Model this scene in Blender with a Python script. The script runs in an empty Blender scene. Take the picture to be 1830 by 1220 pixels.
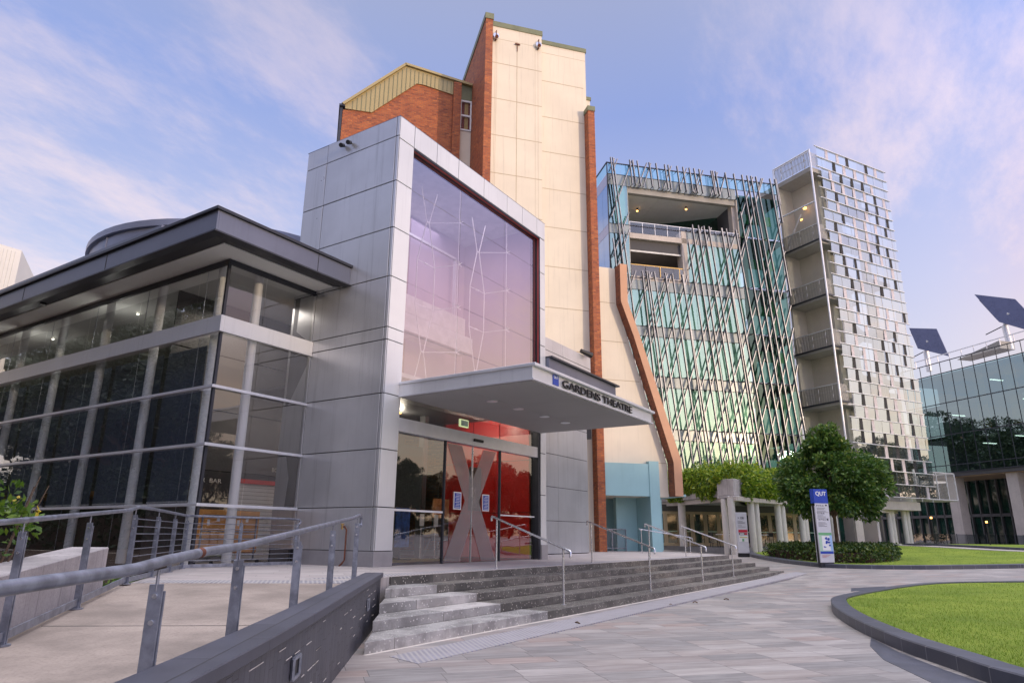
import bpy, math, random
import numpy as np
from mathutils import Vector, Matrix
R = math.radians
random.seed(7)
scene = bpy.context.scene

# ------------------------------------------------------------------ camera
cam_d = bpy.data.cameras.new('camera'); cam = bpy.data.objects.new('camera', cam_d)
scene.collection.objects.link(cam); scene.camera = cam
cam_d.sensor_width = 36.0; cam_d.lens = 1211.41/1830*36; cam_d.clip_start = .05; cam_d.clip_end = 3000
yaw, pit, rol = R(32.7675), R(16.0038), R(.4837)
fwd = Vector((math.cos(pit)*math.cos(yaw), math.cos(pit)*math.sin(yaw), math.sin(pit)))
rt = Vector((math.sin(yaw), -math.cos(yaw), 0)); up = rt.cross(fwd)
r2 = math.cos(rol)*rt + math.sin(rol)*up; u2 = -math.sin(rol)*rt + math.cos(rol)*up
mw = Matrix((r2, u2, -fwd)).transposed().to_4x4(); mw.translation = Vector((0, 0, 1.25)); cam.matrix_world = mw

# ------------------------------------------------------------------ sun and sky
SUN_AZ, SUN_EL = -99.6, 6.0
sd = bpy.data.lights.new('sun', 'SUN'); sun = bpy.data.objects.new('sun', sd); scene.collection.objects.link(sun)
sd.energy = 1.7; sd.angle = R(1.2); sd.color = (1, .76, .52)
sdir = Vector((math.cos(R(SUN_EL))*math.cos(R(SUN_AZ)), math.cos(R(SUN_EL))*math.sin(R(SUN_AZ)), math.sin(R(SUN_EL))))
sun.rotation_euler = sdir.to_track_quat('Z', 'Y').to_euler()
scene.view_settings.view_transform = 'Standard'; scene.view_settings.look = 'None'
scene.view_settings.exposure = 0.18; scene.view_settings.gamma = 1
world = bpy.data.worlds.new('World'); scene.world = world; world.use_nodes = True

class NG:
    """small helper to wire shader nodes"""
    def __init__(s, tree): s.t = tree; s.n = tree.nodes; s.l = tree.links
    def node(s, typ, **kw):
        nd = s.n.new(typ)
        for k, v in kw.items(): setattr(nd, k, v)
        return nd
    def put(s, sock, v):
        if hasattr(v, 'is_output') or isinstance(v, bpy.types.NodeSocket): s.l.new(v, sock)
        else:
            if isinstance(v, (tuple, list)) and len(v) == 3 and sock.type == 'RGBA': v = (*v, 1)
            sock.default_value = v
    def math(s, op, a, b=0.0, c=None, clamp=False):
        nd = s.node('ShaderNodeMath', operation=op, use_clamp=clamp); s.put(nd.inputs[0], a); s.put(nd.inputs[1], b)
        if c is not None: s.put(nd.inputs[2], c)
        return nd.outputs[0]
    def mix(s, f, a, b, mode='MIX'):
        nd = s.node('ShaderNodeMix', data_type='RGBA', blend_type=mode); s.put(nd.inputs[0], f); s.put(nd.inputs[6], a); s.put(nd.inputs[7], b); return nd.outputs[2]
    def sep(s, v):
        nd = s.node('ShaderNodeSeparateXYZ'); s.put(nd.inputs[0], v); return nd.outputs
    def comb(s, x, y, z):
        nd = s.node('ShaderNodeCombineXYZ'); s.put(nd.inputs[0], x); s.put(nd.inputs[1], y); s.put(nd.inputs[2], z); return nd.outputs[0]
    def noise(s, vec, scale, det=4, rough=.55, col=False):
        nd = s.node('ShaderNodeTexNoise'); s.put(nd.inputs['Vector'], vec); nd.inputs['Scale'].default_value = scale
        nd.inputs['Detail'].default_value = det; nd.inputs['Roughness'].default_value = rough; return nd.outputs[1 if col else 0]
    def ramp(s, f, stops, interp='LINEAR'):
        nd = s.node('ShaderNodeValToRGB'); s.put(nd.inputs[0], f); e = nd.color_ramp.elements; nd.color_ramp.interpolation = interp
        while len(e) < len(stops): e.new(.5)
        for q, (p, c) in zip(e, stops): q.position = p; q.color = (*c, 1) if len(c) == 3 else c
        return nd.outputs[0]
    def rng(s, v, a, b, c=0., d=1.):
        nd = s.node('ShaderNodeMapRange', interpolation_type='SMOOTHSTEP'); s.put(nd.inputs[0], v)
        for i, q in enumerate((a, b, c, d)): nd.inputs[i+1].default_value = q
        return nd.outputs[0]
    def dot(s, v, w):
        nd = s.node('ShaderNodeVectorMath', operation='DOT_PRODUCT'); s.put(nd.inputs[0], v); nd.inputs[1].default_value = w; return nd.outputs['Value']
    def scale(s, v, k):
        nd = s.node('ShaderNodeVectorMath', operation='MULTIPLY'); s.put(nd.inputs[0], v); nd.inputs[1].default_value = k; return nd.outputs[0]
    def white(s, v):
        nd = s.node('ShaderNodeTexWhiteNoise', noise_dimensions='3D'); s.put(nd.inputs[0], v); return nd.outputs

def build_world():
    g = NG(world.node_tree); out = g.n['World Output']; bg = g.n['Background']
    d = g.node('ShaderNodeTexCoord').outputs['Generated']
    x, y, z = g.sep(d)
    zc = g.math('MAXIMUM', z, 0.0)
    base = g.ramp(zc, [(0, (.88, .78, .82)), (.14, (.80, .74, .86)), (.32, (.60, .62, .89)), (.56, (.33, .42, .84)), (.8, (.50, .50, .62)), (1, (.61, .605, .60))])
    # wispy clouds, flattened towards the horizon
    k = g.math('ADD', zc, .22)
    cv = g.comb(g.math('DIVIDE', x, k), g.math('DIVIDE', y, k), 0.0)
    mp = g.node('ShaderNodeMapping'); g.put(mp.inputs[0], cv); mp.inputs['Rotation'].default_value = (0, 0, R(-38)); mp.inputs['Scale'].default_value = (1.0, 2.1, 1); mp.inputs['Location'].default_value = (4.3, 1.9, 2.0)
    n1 = g.noise(mp.outputs[0], 1.3, 12, .66); n2 = g.noise(mp.outputs[0], .45, 2, .5)
    left = g.rng(g.dot(d, (math.cos(R(68)), math.sin(R(68)), 0)), .55, .92, 0, .16)   # more cloud towards the left of the view
    f = g.math('ADD', g.math('ADD', g.math('MULTIPLY', n1, .75), g.math('MULTIPLY', n2, .35)), left)
    cm = g.math('MULTIPLY', g.rng(f, .575, .76), g.rng(zc, .75, .3, .4, 1))
    low = g.rng(zc, 0, .35)
    ccol = g.mix(low, (1.05, .76, .74), (1.02, .82, .88))
    col = g.mix(g.math('MULTIPLY', cm, .9), base, ccol)
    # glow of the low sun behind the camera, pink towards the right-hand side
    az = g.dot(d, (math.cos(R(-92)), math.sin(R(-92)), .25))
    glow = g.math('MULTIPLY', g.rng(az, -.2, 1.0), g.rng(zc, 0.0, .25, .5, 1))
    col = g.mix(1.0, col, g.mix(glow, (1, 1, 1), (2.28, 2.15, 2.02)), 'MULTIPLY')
    pk = g.rng(g.dot(d, (math.cos(R(-36)), math.sin(R(-36)), .15)), .80, 1.0)
    pkc = g.ramp(zc, [(0, (1.0, .78, .55)), (.14, (1.05, .78, .58)), (.25, (1.1, .66, .50)), (.33, (.90, .50, .62)), (.42, (.52, .38, .66)), (.52, (.30, .28, .60))])
    pcl = g.math('MULTIPLY', g.rng(n1, .45, .62), g.rng(zc, .48, .2))
    pkc = g.mix(pcl, pkc, (1.1, .70, .48))
    col = g.mix(g.math('MULTIPLY', pk, .85), col, pkc)
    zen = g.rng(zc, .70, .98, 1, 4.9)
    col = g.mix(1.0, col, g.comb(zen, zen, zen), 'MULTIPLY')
    under = g.rng(z, -.25, -.02)
    col = g.mix(under, (.25, .24, .25), col)
    sky = g.node('ShaderNodeTexSky', sky_type='NISHITA'); sky.sun_disc = False; sky.sun_elevation = R(SUN_EL); sky.sun_rotation = R(90-SUN_AZ)
    bg2 = g.node('ShaderNodeBackground'); g.l.new(sky.outputs[0], bg2.inputs[0]); bg2.inputs[1].default_value = .05
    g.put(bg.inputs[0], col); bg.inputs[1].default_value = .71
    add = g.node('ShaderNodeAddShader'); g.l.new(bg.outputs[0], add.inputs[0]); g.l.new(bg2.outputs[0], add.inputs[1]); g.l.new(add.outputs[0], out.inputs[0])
build_world()

# ------------------------------------------------------------------ materials
MATS = {}
def newmat(name):
    m = bpy.data.materials.new(name); m.use_nodes = True; g = NG(m.node_tree); MATS[name] = m
    return m, g, g.n['Principled BSDF'], g.n['Material Output']
def finish(g, b, col=None, rough=.5, metal=0., bump=None, bd=.01, spec=None, coat=0.):
    if col is not None: g.put(b.inputs['Base Color'], col)
    g.put(b.inputs['Roughness'], rough); b.inputs['Metallic'].default_value = metal
    if spec is not None: b.inputs['Specular IOR Level'].default_value = spec
    if coat: b.inputs['Coat Weight'].default_value = coat; b.inputs['Coat Roughness'].default_value = .03
    if bump is not None:
        bn = g.node('ShaderNodeBump'); bn.inputs['Strength'].default_value = 1; bn.inputs['Distance'].default_value = bd
        g.put(bn.inputs['Height'], bump); g.l.new(bn.outputs[0], b.inputs['Normal'])
def plain(name, col, rough=.5, metal=0., var=.12, sc=3., streak=0., bump=0., spec=None, coat=0.):
    m, g, b, o = newmat(name); P = g.node('ShaderNodeTexCoord').outputs['Object']
    n = g.noise(P, sc, 6, .6); lo = tuple(c*(1-var) for c in col); hi = tuple(min(1, c*(1+var)) for c in col)
    c = g.mix(g.rng(n, .3, .7), lo, hi)
    if name in ('concrete_ramp', 'concrete', 'concrete_pale'):
        n3 = g.noise(P, 42, 4, .7); c = g.mix(g.math('MULTIPLY', g.rng(n3, .46, .66), .35), c, tuple(q*.5 for q in col)); n4 = g.noise(g.scale(P, (1, 1, 1)), 2.3, 8, .72); c = g.mix(g.math('MULTIPLY', g.rng(n4, .54, .72), .42), c, tuple(q*.55 for q in col))
    if streak:
        s = g.noise(g.scale(P, (9, 9, .35)), 1.0, 5, .65); c = g.mix(g.math('MULTIPLY', g.rng(s, .52, .75), streak), c, tuple(q*.35 for q in col))
    f = g.noise(P, sc*22, 3, .6)
    finish(g, b, c, g.math('ADD', rough-.06, g.math('MULTIPLY', n, .12)), metal, f if bump else None, bump, spec, coat)
    return m
def tiled(name, w, h, cols, joint=.006, jcol=(.1, .1, .1), rot=0., vert=False, rough=.6, stretch=(1, 1), bump=.002, stag=True, metal=0., dirt=.25, dcol=(.2, .18, .17), spec=None):
    """running-bond units with their own random tint; vert: wall (x+y , z), else floor (x , y)"""
    m, g, b, o = newmat(name); tc = g.node('ShaderNodeTexCoord')
    P = tc.outputs['Object']
    mp = g.node('ShaderNodeMapping'); g.put(mp.inputs[0], P); mp.inputs['Rotation'].default_value = (0, 0, rot); P = mp.outputs[0]
    x, y, z = g.sep(P)
    if vert == 'swap': U = z; V = g.math('ADD', g.math('MULTIPLY', x, c38_), g.math('MULTIPLY', y, s38_))
    elif vert: U = g.math('ADD', x, y); V = z
    else: U, V = x, y
    vr = g.math('DIVIDE', V, h); row = g.math('FLOOR', vr)
    off = g.math('MULTIPLY', g.white(g.comb(row, 3.7, 1.1))[0], 1.0) if stag == 'rand' else g.math('MULTIPLY', g.math('MODULO', row, 2.0), .5)
    ur = g.math('ADD', g.math('DIVIDE', U, w), off); idx = g.math('FLOOR', ur)
    wn = g.white(g.comb(idx, row, .5)); rv = wn[0]
    fu = g.math('FRACT', ur); fv = g.math('FRACT', vr)
    eu = g.math('MULTIPLY', g.math('MINIMUM', fu, g.math('SUBTRACT', 1.0, fu)), w); ev = g.math('MULTIPLY', g.math('MINIMUM', fv, g.math('SUBTRACT', 1.0, fv)), h)
    e = g.math('MINIMUM', eu, ev); jm = g.rng(e, joint*.35, joint*.8)
    n = len(cols); c = g.ramp(rv, [(i/n, q) for i, q in enumerate(cols)], 'CONSTANT')
    gv = g.node('ShaderNodeVectorMath', operation='ADD'); g.put(gv.inputs[0], g.scale(g.comb(U, V, 0.0), (stretch[0], stretch[1], 1))); g.put(gv.inputs[1], g.scale(wn[1], (17, 17, 17)))
    gr = g.noise(gv.outputs[0], 1.0, 6, .62)
    c = g.mix(.55, c, g.mix(g.rng(gr, .3, .72), tuple(q*.62 for q in cols[0]), tuple(min(1, q*1.35) for q in cols[-1])), 'MIX')
    big = g.noise(P, .55, 5, .6); c = g.mix(g.math('MULTIPLY', g.rng(big, .5, .75), dirt), c, dcol)
    c = g.mix(jm, jcol, c)
    fine = g.noise(P, 60, 3, .6)
    hgt = g.math('ADD', g.math('MULTIPLY', jm, 1.0), g.math('ADD', g.math('MULTIPLY', gr, .35), g.math('MULTIPLY', fine, .25)))
    finish(g, b, c, g.math('ADD', rough-.1, g.math('MULTIPLY', gr, .2)), metal, hgt, bump, spec)
    return m
def glassm(name, tint=(.8, .85, .83), refl=.12, gcol=(1, 1, 1), rough=0., power=1.0):
    m, g, b, o = newmat(name); g.n.remove(b)
    tr = g.node('ShaderNodeBsdfTransparent'); g.put(tr.inputs[0], tint)
    gl = g.node('ShaderNodeBsdfGlossy'); g.put(gl.inputs[0], gcol); gl.inputs['Roughness'].default_value = rough
    P = g.node('ShaderNodeTexCoord').outputs['Object']; bn = g.node('ShaderNodeBump'); bn.inputs['Distance'].default_value = .004; g.put(bn.inputs['Height'], g.noise(P, .8, 2, .5)); g.l.new(bn.outputs[0], gl.inputs['Normal'])
    gi = g.node('ShaderNodeNewGeometry'); dp = g.node('ShaderNodeVectorMath', operation='DOT_PRODUCT'); g.l.new(gi.outputs['Incoming'], dp.inputs[0]); g.l.new(gi.outputs['True Normal'], dp.inputs[1])
    c = g.math('SUBTRACT', 1.0, g.math('ABSOLUTE', dp.outputs['Value'], 0.0), clamp=True); sch = g.math('ADD', g.math('MULTIPLY', g.math('POWER', c, 4.2), .95), .05)
    f = g.math('ADD', g.math('MULTIPLY', sch, power), refl, clamp=True)
    mx = g.node('ShaderNodeMixShader'); g.put(mx.inputs[0], f); g.l.new(tr.outputs[0], mx.inputs[1]); g.l.new(gl.outputs[0], mx.inputs[2]); g.l.new(mx.outputs[0], o.inputs[0])
    return m
def leafm(name, cols, trans=.25, rough=.45):
    m, g, b, o = newmat(name); gi = g.node('ShaderNodeNewGeometry')
    c = g.ramp(gi.outputs['Random Per Island'], [(i/(len(cols)-1), q) for i, q in enumerate(cols)])
    finish(g, b, c, rough)
    t = g.node('ShaderNodeBsdfTranslucent'); g.put(t.inputs[0], c); mx = g.node('ShaderNodeMixShader'); mx.inputs[0].default_value = trans
    g.l.new(b.outputs[0], mx.inputs[1]); g.l.new(t.outputs[0], mx.inputs[2]); g.l.new(mx.outputs[0], o.inputs[0])
    return m
def emitm(name, col, st):
    m, g, b, o = newmat(name); g.put(b.inputs['Base Color'], col); g.put(b.inputs['Emission Color'], col); b.inputs['Emission Strength'].default_value = st; return m

c38_, s38_ = math.cos(R(38.05)), math.sin(R(38.05))
TH = -41.2                       # direction of the old theatre block and of the paving
plain('panel', (.58, .59, .61), .30, .55, .09, .5, streak=.28)
plain('panel_warm', (.70, .71, .72), .38, .35, .05, .5, streak=.15)
plain('plinth', (.33, .32, .33), .5, .2, .12, 1.5, streak=.15)
plain('joint_black', (.02, .02, .022), .7)
plain('drum_metal', (.22, .24, .32), .35, .4, .08, .8, streak=.1)
plain('fascia_dark', (.155, .168, .22), .35, .4, .08, .8, streak=.12)
plain('dark_metal', (.045, .048, .06), .4, .4)
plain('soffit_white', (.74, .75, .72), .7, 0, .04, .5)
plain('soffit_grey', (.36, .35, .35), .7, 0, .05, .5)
plain('silver', (.72, .73, .77), .35, .4, .06, 2)
plain('steel_tube', (.66, .67, .70), .27, .85, .05, 3)
plain('hall_column', (.88, .89, .90), .45, .05, .04, 3)
plain('blind_blue', (.095, .115, .155), .6, 0, .06, .6)
plain('tower_dark', (.05, .05, .052), .7, 0, .1, 1, spec=.1)
plain('tower_pale', (.52, .48, .50), .4, .2)
plain('lamp_letter', (.95, .9, .8), .5)
plain('cable_white', (.85, .85, .85), .4)
plain('galvanised', (.29, .31, .37), .42, .7, .28, 9, streak=.3)
plain('rust', (.16, .055, .03), .8, .2, .3, 30)
plain('concrete', (.42, .39, .39), .8, 0, .20, 1.6, streak=.85, bump=.003)
plain('concrete_ramp', (.33, .275, .235), .85, 0, .24, 1.3, bump=.004)
plain('concrete_pale', (.52, .47, .43), .75, 0, .08, .8, streak=.28, bump=.001)
plain('column_white', (.60, .57, .54), .7, 0, .07, 1.5, streak=.25)
plain('cream', (.72, .645, .525), .7, 0, .05, .5, streak=.24, bump=.001)
plain('cream_line', (.44, .35, .23), .8)
plain('roof_green', (.17, .18, .10), .5, .2)
plain('clad_ochre', (.40, .32, .15), .45, .2, .05, .6)
plain('terracotta', (.55, .30, .18), .6, 0, .06, .8, streak=.1)
plain('teal', (.30, .50, .53), .6, 0, .05, .6, streak=.08)
plain('interior_dark', (.045, .045, .05), .6)
plain('interior_grey', (.10, .10, .105), .45, .2, .1, .8)
plain('interior_white', (.62, .62, .60), .7)
plain('interior_brick', (.33, .24, .19), .8, 0, .2, 5)
plain('red_wall', (.72, .015, .012), .35, 0, .08, .5)
plain('red_trim', (.22, .02, .02), .5)
plain('pink_wall', (.42, .34, .44), .6, 0, .1, .4)
plain('timber', (.66, .31, .08), .5, 0, .15, 2)
plain('timber_dark', (.48, .13, .04), .5, 0, .2, 2)
plain('floor_inside', (.09, .08, .075), .25, 0, .15, 1)
plain('kerb', (.075, .08, .105), .45, 0, .2, 4, bump=.001)
plain('soil', (.05, .028, .018), .95, 0, .3, 6, bump=.01)
plain('bark', (.15, .10, .065), .9, 0, .25, 8, bump=.01)
plain('white_paint', (.78, .78, .78), .5, 0, .04)
plain('blue_paint', (.015, .06, .42), .4, 0, .05)
plain('black_paint', (.012, .012, .014), .45)
plain('sign_grey', (.62, .62, .66), .45, .1, .04)
plain('sign_red', (.55, .02, .05), .4)
plain('sign_green', (.16, .42, .20), .45)
plain('sign_light_green', (.42, .60, .45), .5)
plain('sign_light_blue', (.33, .52, .80), .5)
plain('sign_yellow', (.62, .58, .25), .5)
plain('sign_text', (.06, .06, .07), .5)
plain('poster_blue', (.02, .09, .34), .4, 0, .5, 6)
plain('poster_orange', (.55, .25, .10), .4, 0, .3, 5)
plain('solar', (.13, .14, .23), .28, .4, .08, 1)
plain('shed_metal', (.66, .66, .64), .5, .2, .04, .6)
plain('door_cream', (.46, .38, .25), .6, 0, .08, 1.5)
plain('brass', (.50, .34, .13), .4, .6)
plain('green_spandrel', (.30, .34, .34), .25, .1, .06, .5, coat=.6)
plain('violet_spandrel', (.36, .34, .44), .25, .1, .06, .5, coat=.6)
plain('pale_glass', (.32, .50, .42), .16, .1, .12, .22, coat=1.)
plain('pale_glass_low', (.27, .41, .33), .16, .1, .14, .25, coat=1.)
plain('dark_green_glass', (.01, .045, .035), .08, .1, .4, .5, coat=1.)
plain('strut', (.38, .38, .40), .42, .5, .12, 1)
plain('core_cream', (.56, .53, .46), .7, 0, .08, .5, streak=.15)
plain('slab_tower', (.34, .33, .31), .8, 0, .1, 1, streak=.2)
plain('brown_panel', (.28, .20, .12), .6, 0, .15, .6)
plain('caulk', (.62, .57, .52), .8)
plain('floor_stone', (.16, .16, .17), .6, 0, .15, 2)
emitm('lamp_warm', (1, .48, .12), 5); emitm('lamp_white', (1, .93, .8), 4); emitm('exit_lit', (.75, .85, .45), .8)
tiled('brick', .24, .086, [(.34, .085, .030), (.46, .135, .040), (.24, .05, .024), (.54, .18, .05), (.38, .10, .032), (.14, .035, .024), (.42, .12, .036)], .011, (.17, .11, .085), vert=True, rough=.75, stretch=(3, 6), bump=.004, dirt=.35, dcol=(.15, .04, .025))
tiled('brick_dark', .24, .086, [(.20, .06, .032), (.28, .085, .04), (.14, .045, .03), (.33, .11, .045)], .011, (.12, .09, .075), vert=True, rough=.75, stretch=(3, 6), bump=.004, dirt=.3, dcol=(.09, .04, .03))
tiled('paving', .72, .33, [(.31, .27, .255), (.205, .205, .205), (.38, .335, .31), (.26, .25, .245), (.36, .265, .23), (.46, .43, .41), (.19, .195, .20), (.30, .28, .27)], .007, (.17, .155, .15), rot=R(-TH), rough=.55, stretch=(1.6, 9), bump=.0018, stag='rand', dirt=.35, dcol=(.20, .19, .185))
tiled('terrace_paving', .8, .4, [(.47, .42, .41), (.41, .385, .38), (.52, .49, .475), (.45, .41, .385)], .007, (.27, .25, .24), rot=R(-TH), rough=.6, stretch=(1.5, 6), bump=.001, stag='rand', dirt=.2, dcol=(.33, .3, .29))
tiled('stone_clad', .30, .095, [(.058, .06, .078), (.075, .075, .092), (.05, .052, .066), (.085, .085, .10)], .004, (.03, .03, .036), vert='swap', rough=.5, stretch=(1.5, 7), bump=.0015, stag='rand', dirt=.2, dcol=(.11, .11, .125))
tiled('coping', 1.25, 3.0, [(.075, .077, .10), (.095, .097, .125), (.068, .07, .09)], .008, (.04, .04, .045), rot=R(-38.05), rough=.5, stretch=(2, 2), bump=.001, dirt=.25, dcol=(.13, .13, .15))
tiled('kerb_tile', .42, 5, [(.07, .075, .10), (.085, .09, .12), (.06, .065, .085)], .008, (.2, .2, .22), rot=R(20), rough=.45, stretch=(2, 2), bump=.001, dirt=.2, dcol=(.12, .12, .14))

def terrazzo(name, base, stone, amt):
    m, g, b, o = newmat(name); P = g.node('ShaderNodeTexCoord').outputs['Object']
    v = g.node('ShaderNodeTexVoronoi'); g.put(v.inputs['Vector'], P); v.inputs['Scale'].default_value = 34
    w = g.white(v.outputs['Position']) if 'Position' in v.outputs else g.white(v.outputs[2])
    sp = g.math('MULTIPLY', g.rng(v.outputs['Distance'], .42, .30), g.rng(w[0], 1-amt, 1-amt+.05))
    n = g.noise(P, 2.2, 6, .65); c = g.mix(g.rng(n, .38, .62), tuple(q*.6 for q in base), base)
    x, y, z = g.sep(P); idx = g.math('FLOOR', g.math('DIVIDE', x, 1.52)); rr = g.white(g.comb(idx, g.math('FLOOR', g.math('DIVIDE', z, .1249)), 2.))
    c = g.mix(1., c, g.ramp(rr[0], [(0, (.72, .72, .72)), (1, (1.15, 1.12, 1.1))]), 'MULTIPLY')
    fx = g.math('FRACT', g.math('DIVIDE', x, 1.52)); j = g.rng(g.math('MINIMUM', fx, g.math('SUBTRACT', 1., fx)), .0012, .0035)
    c = g.mix(sp, c, stone); c = g.mix(j, (.06, .05, .045), c)
    finish(g, b, c, .75, 0, g.math('ADD', g.noise(P, 50, 4, .6), g.math('MULTIPLY', sp, .5)), .004)
terrazzo('step_dark', (.17, .16, .145), (.50, .46, .40), .22)
terrazzo('step_pale', (.44, .43, .42), (.62, .60, .57), .2)
def studs(name, base, stud, rot):
    m, g, b, o = newmat(name); P = g.node('ShaderNodeTexCoord').outputs['Object']
    mp = g.node('ShaderNodeMapping'); g.put(mp.inputs[0], P); mp.inputs['Rotation'].default_value = (0, 0, rot); x, y, z = g.sep(mp.outputs[0])
    fx = g.math('SUBTRACT', g.math('FRACT', g.math('DIVIDE', x, .06)), .5); fy = g.math('SUBTRACT', g.math('FRACT', g.math('DIVIDE', y, .06)), .5)
    r = g.math('SQRT', g.math('ADD', g.math('MULTIPLY', fx, fx), g.math('MULTIPLY', fy, fy))); f = g.rng(r, .36, .28)
    n = g.noise(P, 3, 5, .6)
    finish(g, b, g.mix(f, base, g.mix(g.rng(n, .35, .65), stud, tuple(q*1.5 for q in stud))), .6, 0, f, .003)
studs('tactile', (.38, .36, .36), (.19, .19, .24), R(-TH)); studs('tactile_pale', (.44, .42, .41), (.15, .15, .19), R(-TH))
def meshm(name, col, rot, open_, period=.16):
    """perforated / slatted sheet: bars of metal with real gaps"""
    m, g, b, o = newmat(name); P = g.node('ShaderNodeTexCoord').outputs['Object']; x, y, z = g.sep(P)
    a = g.math('ADD', g.math('ADD', x, y), g.math('MULTIPLY', z, rot)); f = g.math('FRACT', g.math('DIVIDE', a, period))
    k = g.rng(f, open_-.04, open_+.04); g.put(b.inputs['Base Color'], col); b.inputs['Metallic'].default_value = .4; b.inputs['Roughness'].default_value = .4
    tr = g.node('ShaderNodeBsdfTransparent'); mx = g.node('ShaderNodeMixShader'); g.put(mx.inputs[0], k); g.l.new(tr.outputs[0], mx.inputs[1]); g.l.new(b.outputs[0], mx.inputs[2]); g.l.new(mx.outputs[0], o.inputs[0])
meshm('mesh_metal', (.36, .35, .33), .25, .45); meshm('veil', (.34, .29, .22), .0, .80, .05)
def grassm():
    m, g, b, o = newmat('grass'); P = g.node('ShaderNodeTexCoord').outputs['Object']
    n = g.noise(P, 1.2, 6, .65); f = g.noise(g.scale(P, (1, 1, .2)), 55, 3, .7); s = g.noise(g.scale(P, (3, 14, 1)), 1.0, 4, .6)
    c = g.mix(g.rng(n, .3, .7), (.19, .27, .03), (.28, .35, .05)); c = g.mix(g.math('MULTIPLY', g.rng(s, .5, .75), .35), c, (.24, .27, .06))
    w_ = g.noise(P, .45, 6, .6); c = g.mix(g.math('MULTIPLY', g.rng(w_, .45, .62), .6), c, (.13, .20, .025)); c = g.mix(g.math('MULTIPLY', g.rng(f, .4, .7), .5), c, (.10, .18, .02)); finish(g, b, c, .85, 0, f, .02, spec=.2)
grassm()
glassm('glass_hall', (.88, .90, .90), .22, power=1.0)
glassm('glass_hall_front', (.72, .72, .72), .08, power=.8)
glassm('glass_window', (.90, .86, .92), .40, (1, .97, 1), power=.6)
glassm('glass_door', (.80, .83, .80), .13, power=1.0)
glassm('glass_frost', (.74, .70, .70), .19, (.85, .86, .88), rough=.6, power=.3)
glassm('glass_pale', (.88, .93, .94), .10, power=.8)
glassm('glass_cyan', (.55, .86, .88), .16, (.8, 1, 1), power=.8)
glassm('glass_facade', (.58, .76, .70), .36, (.68, .92, .84), power=.9)
glassm('glass_green', (.10, .24, .18), .05, (.7, 1, .9), power=.8)
glassm('glass_blue', (.20, .30, .40), .42, (.72, .84, 1), power=1.)
glassm('glass_tower', (.58, .65, .66), .48, (.82, .88, .88), power=.8)
glassm('glass_right', (.26, .40, .40), .34, (.60, .82, .92), power=.9)
glassm('glass_fence', (.40, .44, .48), .10, power=.8)
leafm('leaf_tree', [(.02, .06, .012), (.042, .11, .02), (.07, .155, .025), (.11, .20, .035), (.20, .26, .04)])
leafm('leaf_hedge', [(.02, .05, .012), (.04, .09, .018), (.07, .13, .02), (.16, .19, .03)])
leafm('leaf_hanging', [(.05, .12, .012), (.15, .27, .022), (.29, .42, .035), (.50, .54, .06)], .38)
leafm('leaf_far', [(.014, .028, .012), (.028, .050, .018), (.045, .075, .025)], .15)
leafm('leaf_shrub', [(.05, .12, .015), (.10, .20, .02), (.20, .30, .03)], .35)
leafm('leaf_yellow', [(.55, .40, .02), (.65, .52, .05)])
leafm('blade', [(.14, .25, .025), (.20, .32, .035), (.26, .36, .045), (.33, .36, .08)], .3, .7)

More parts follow.
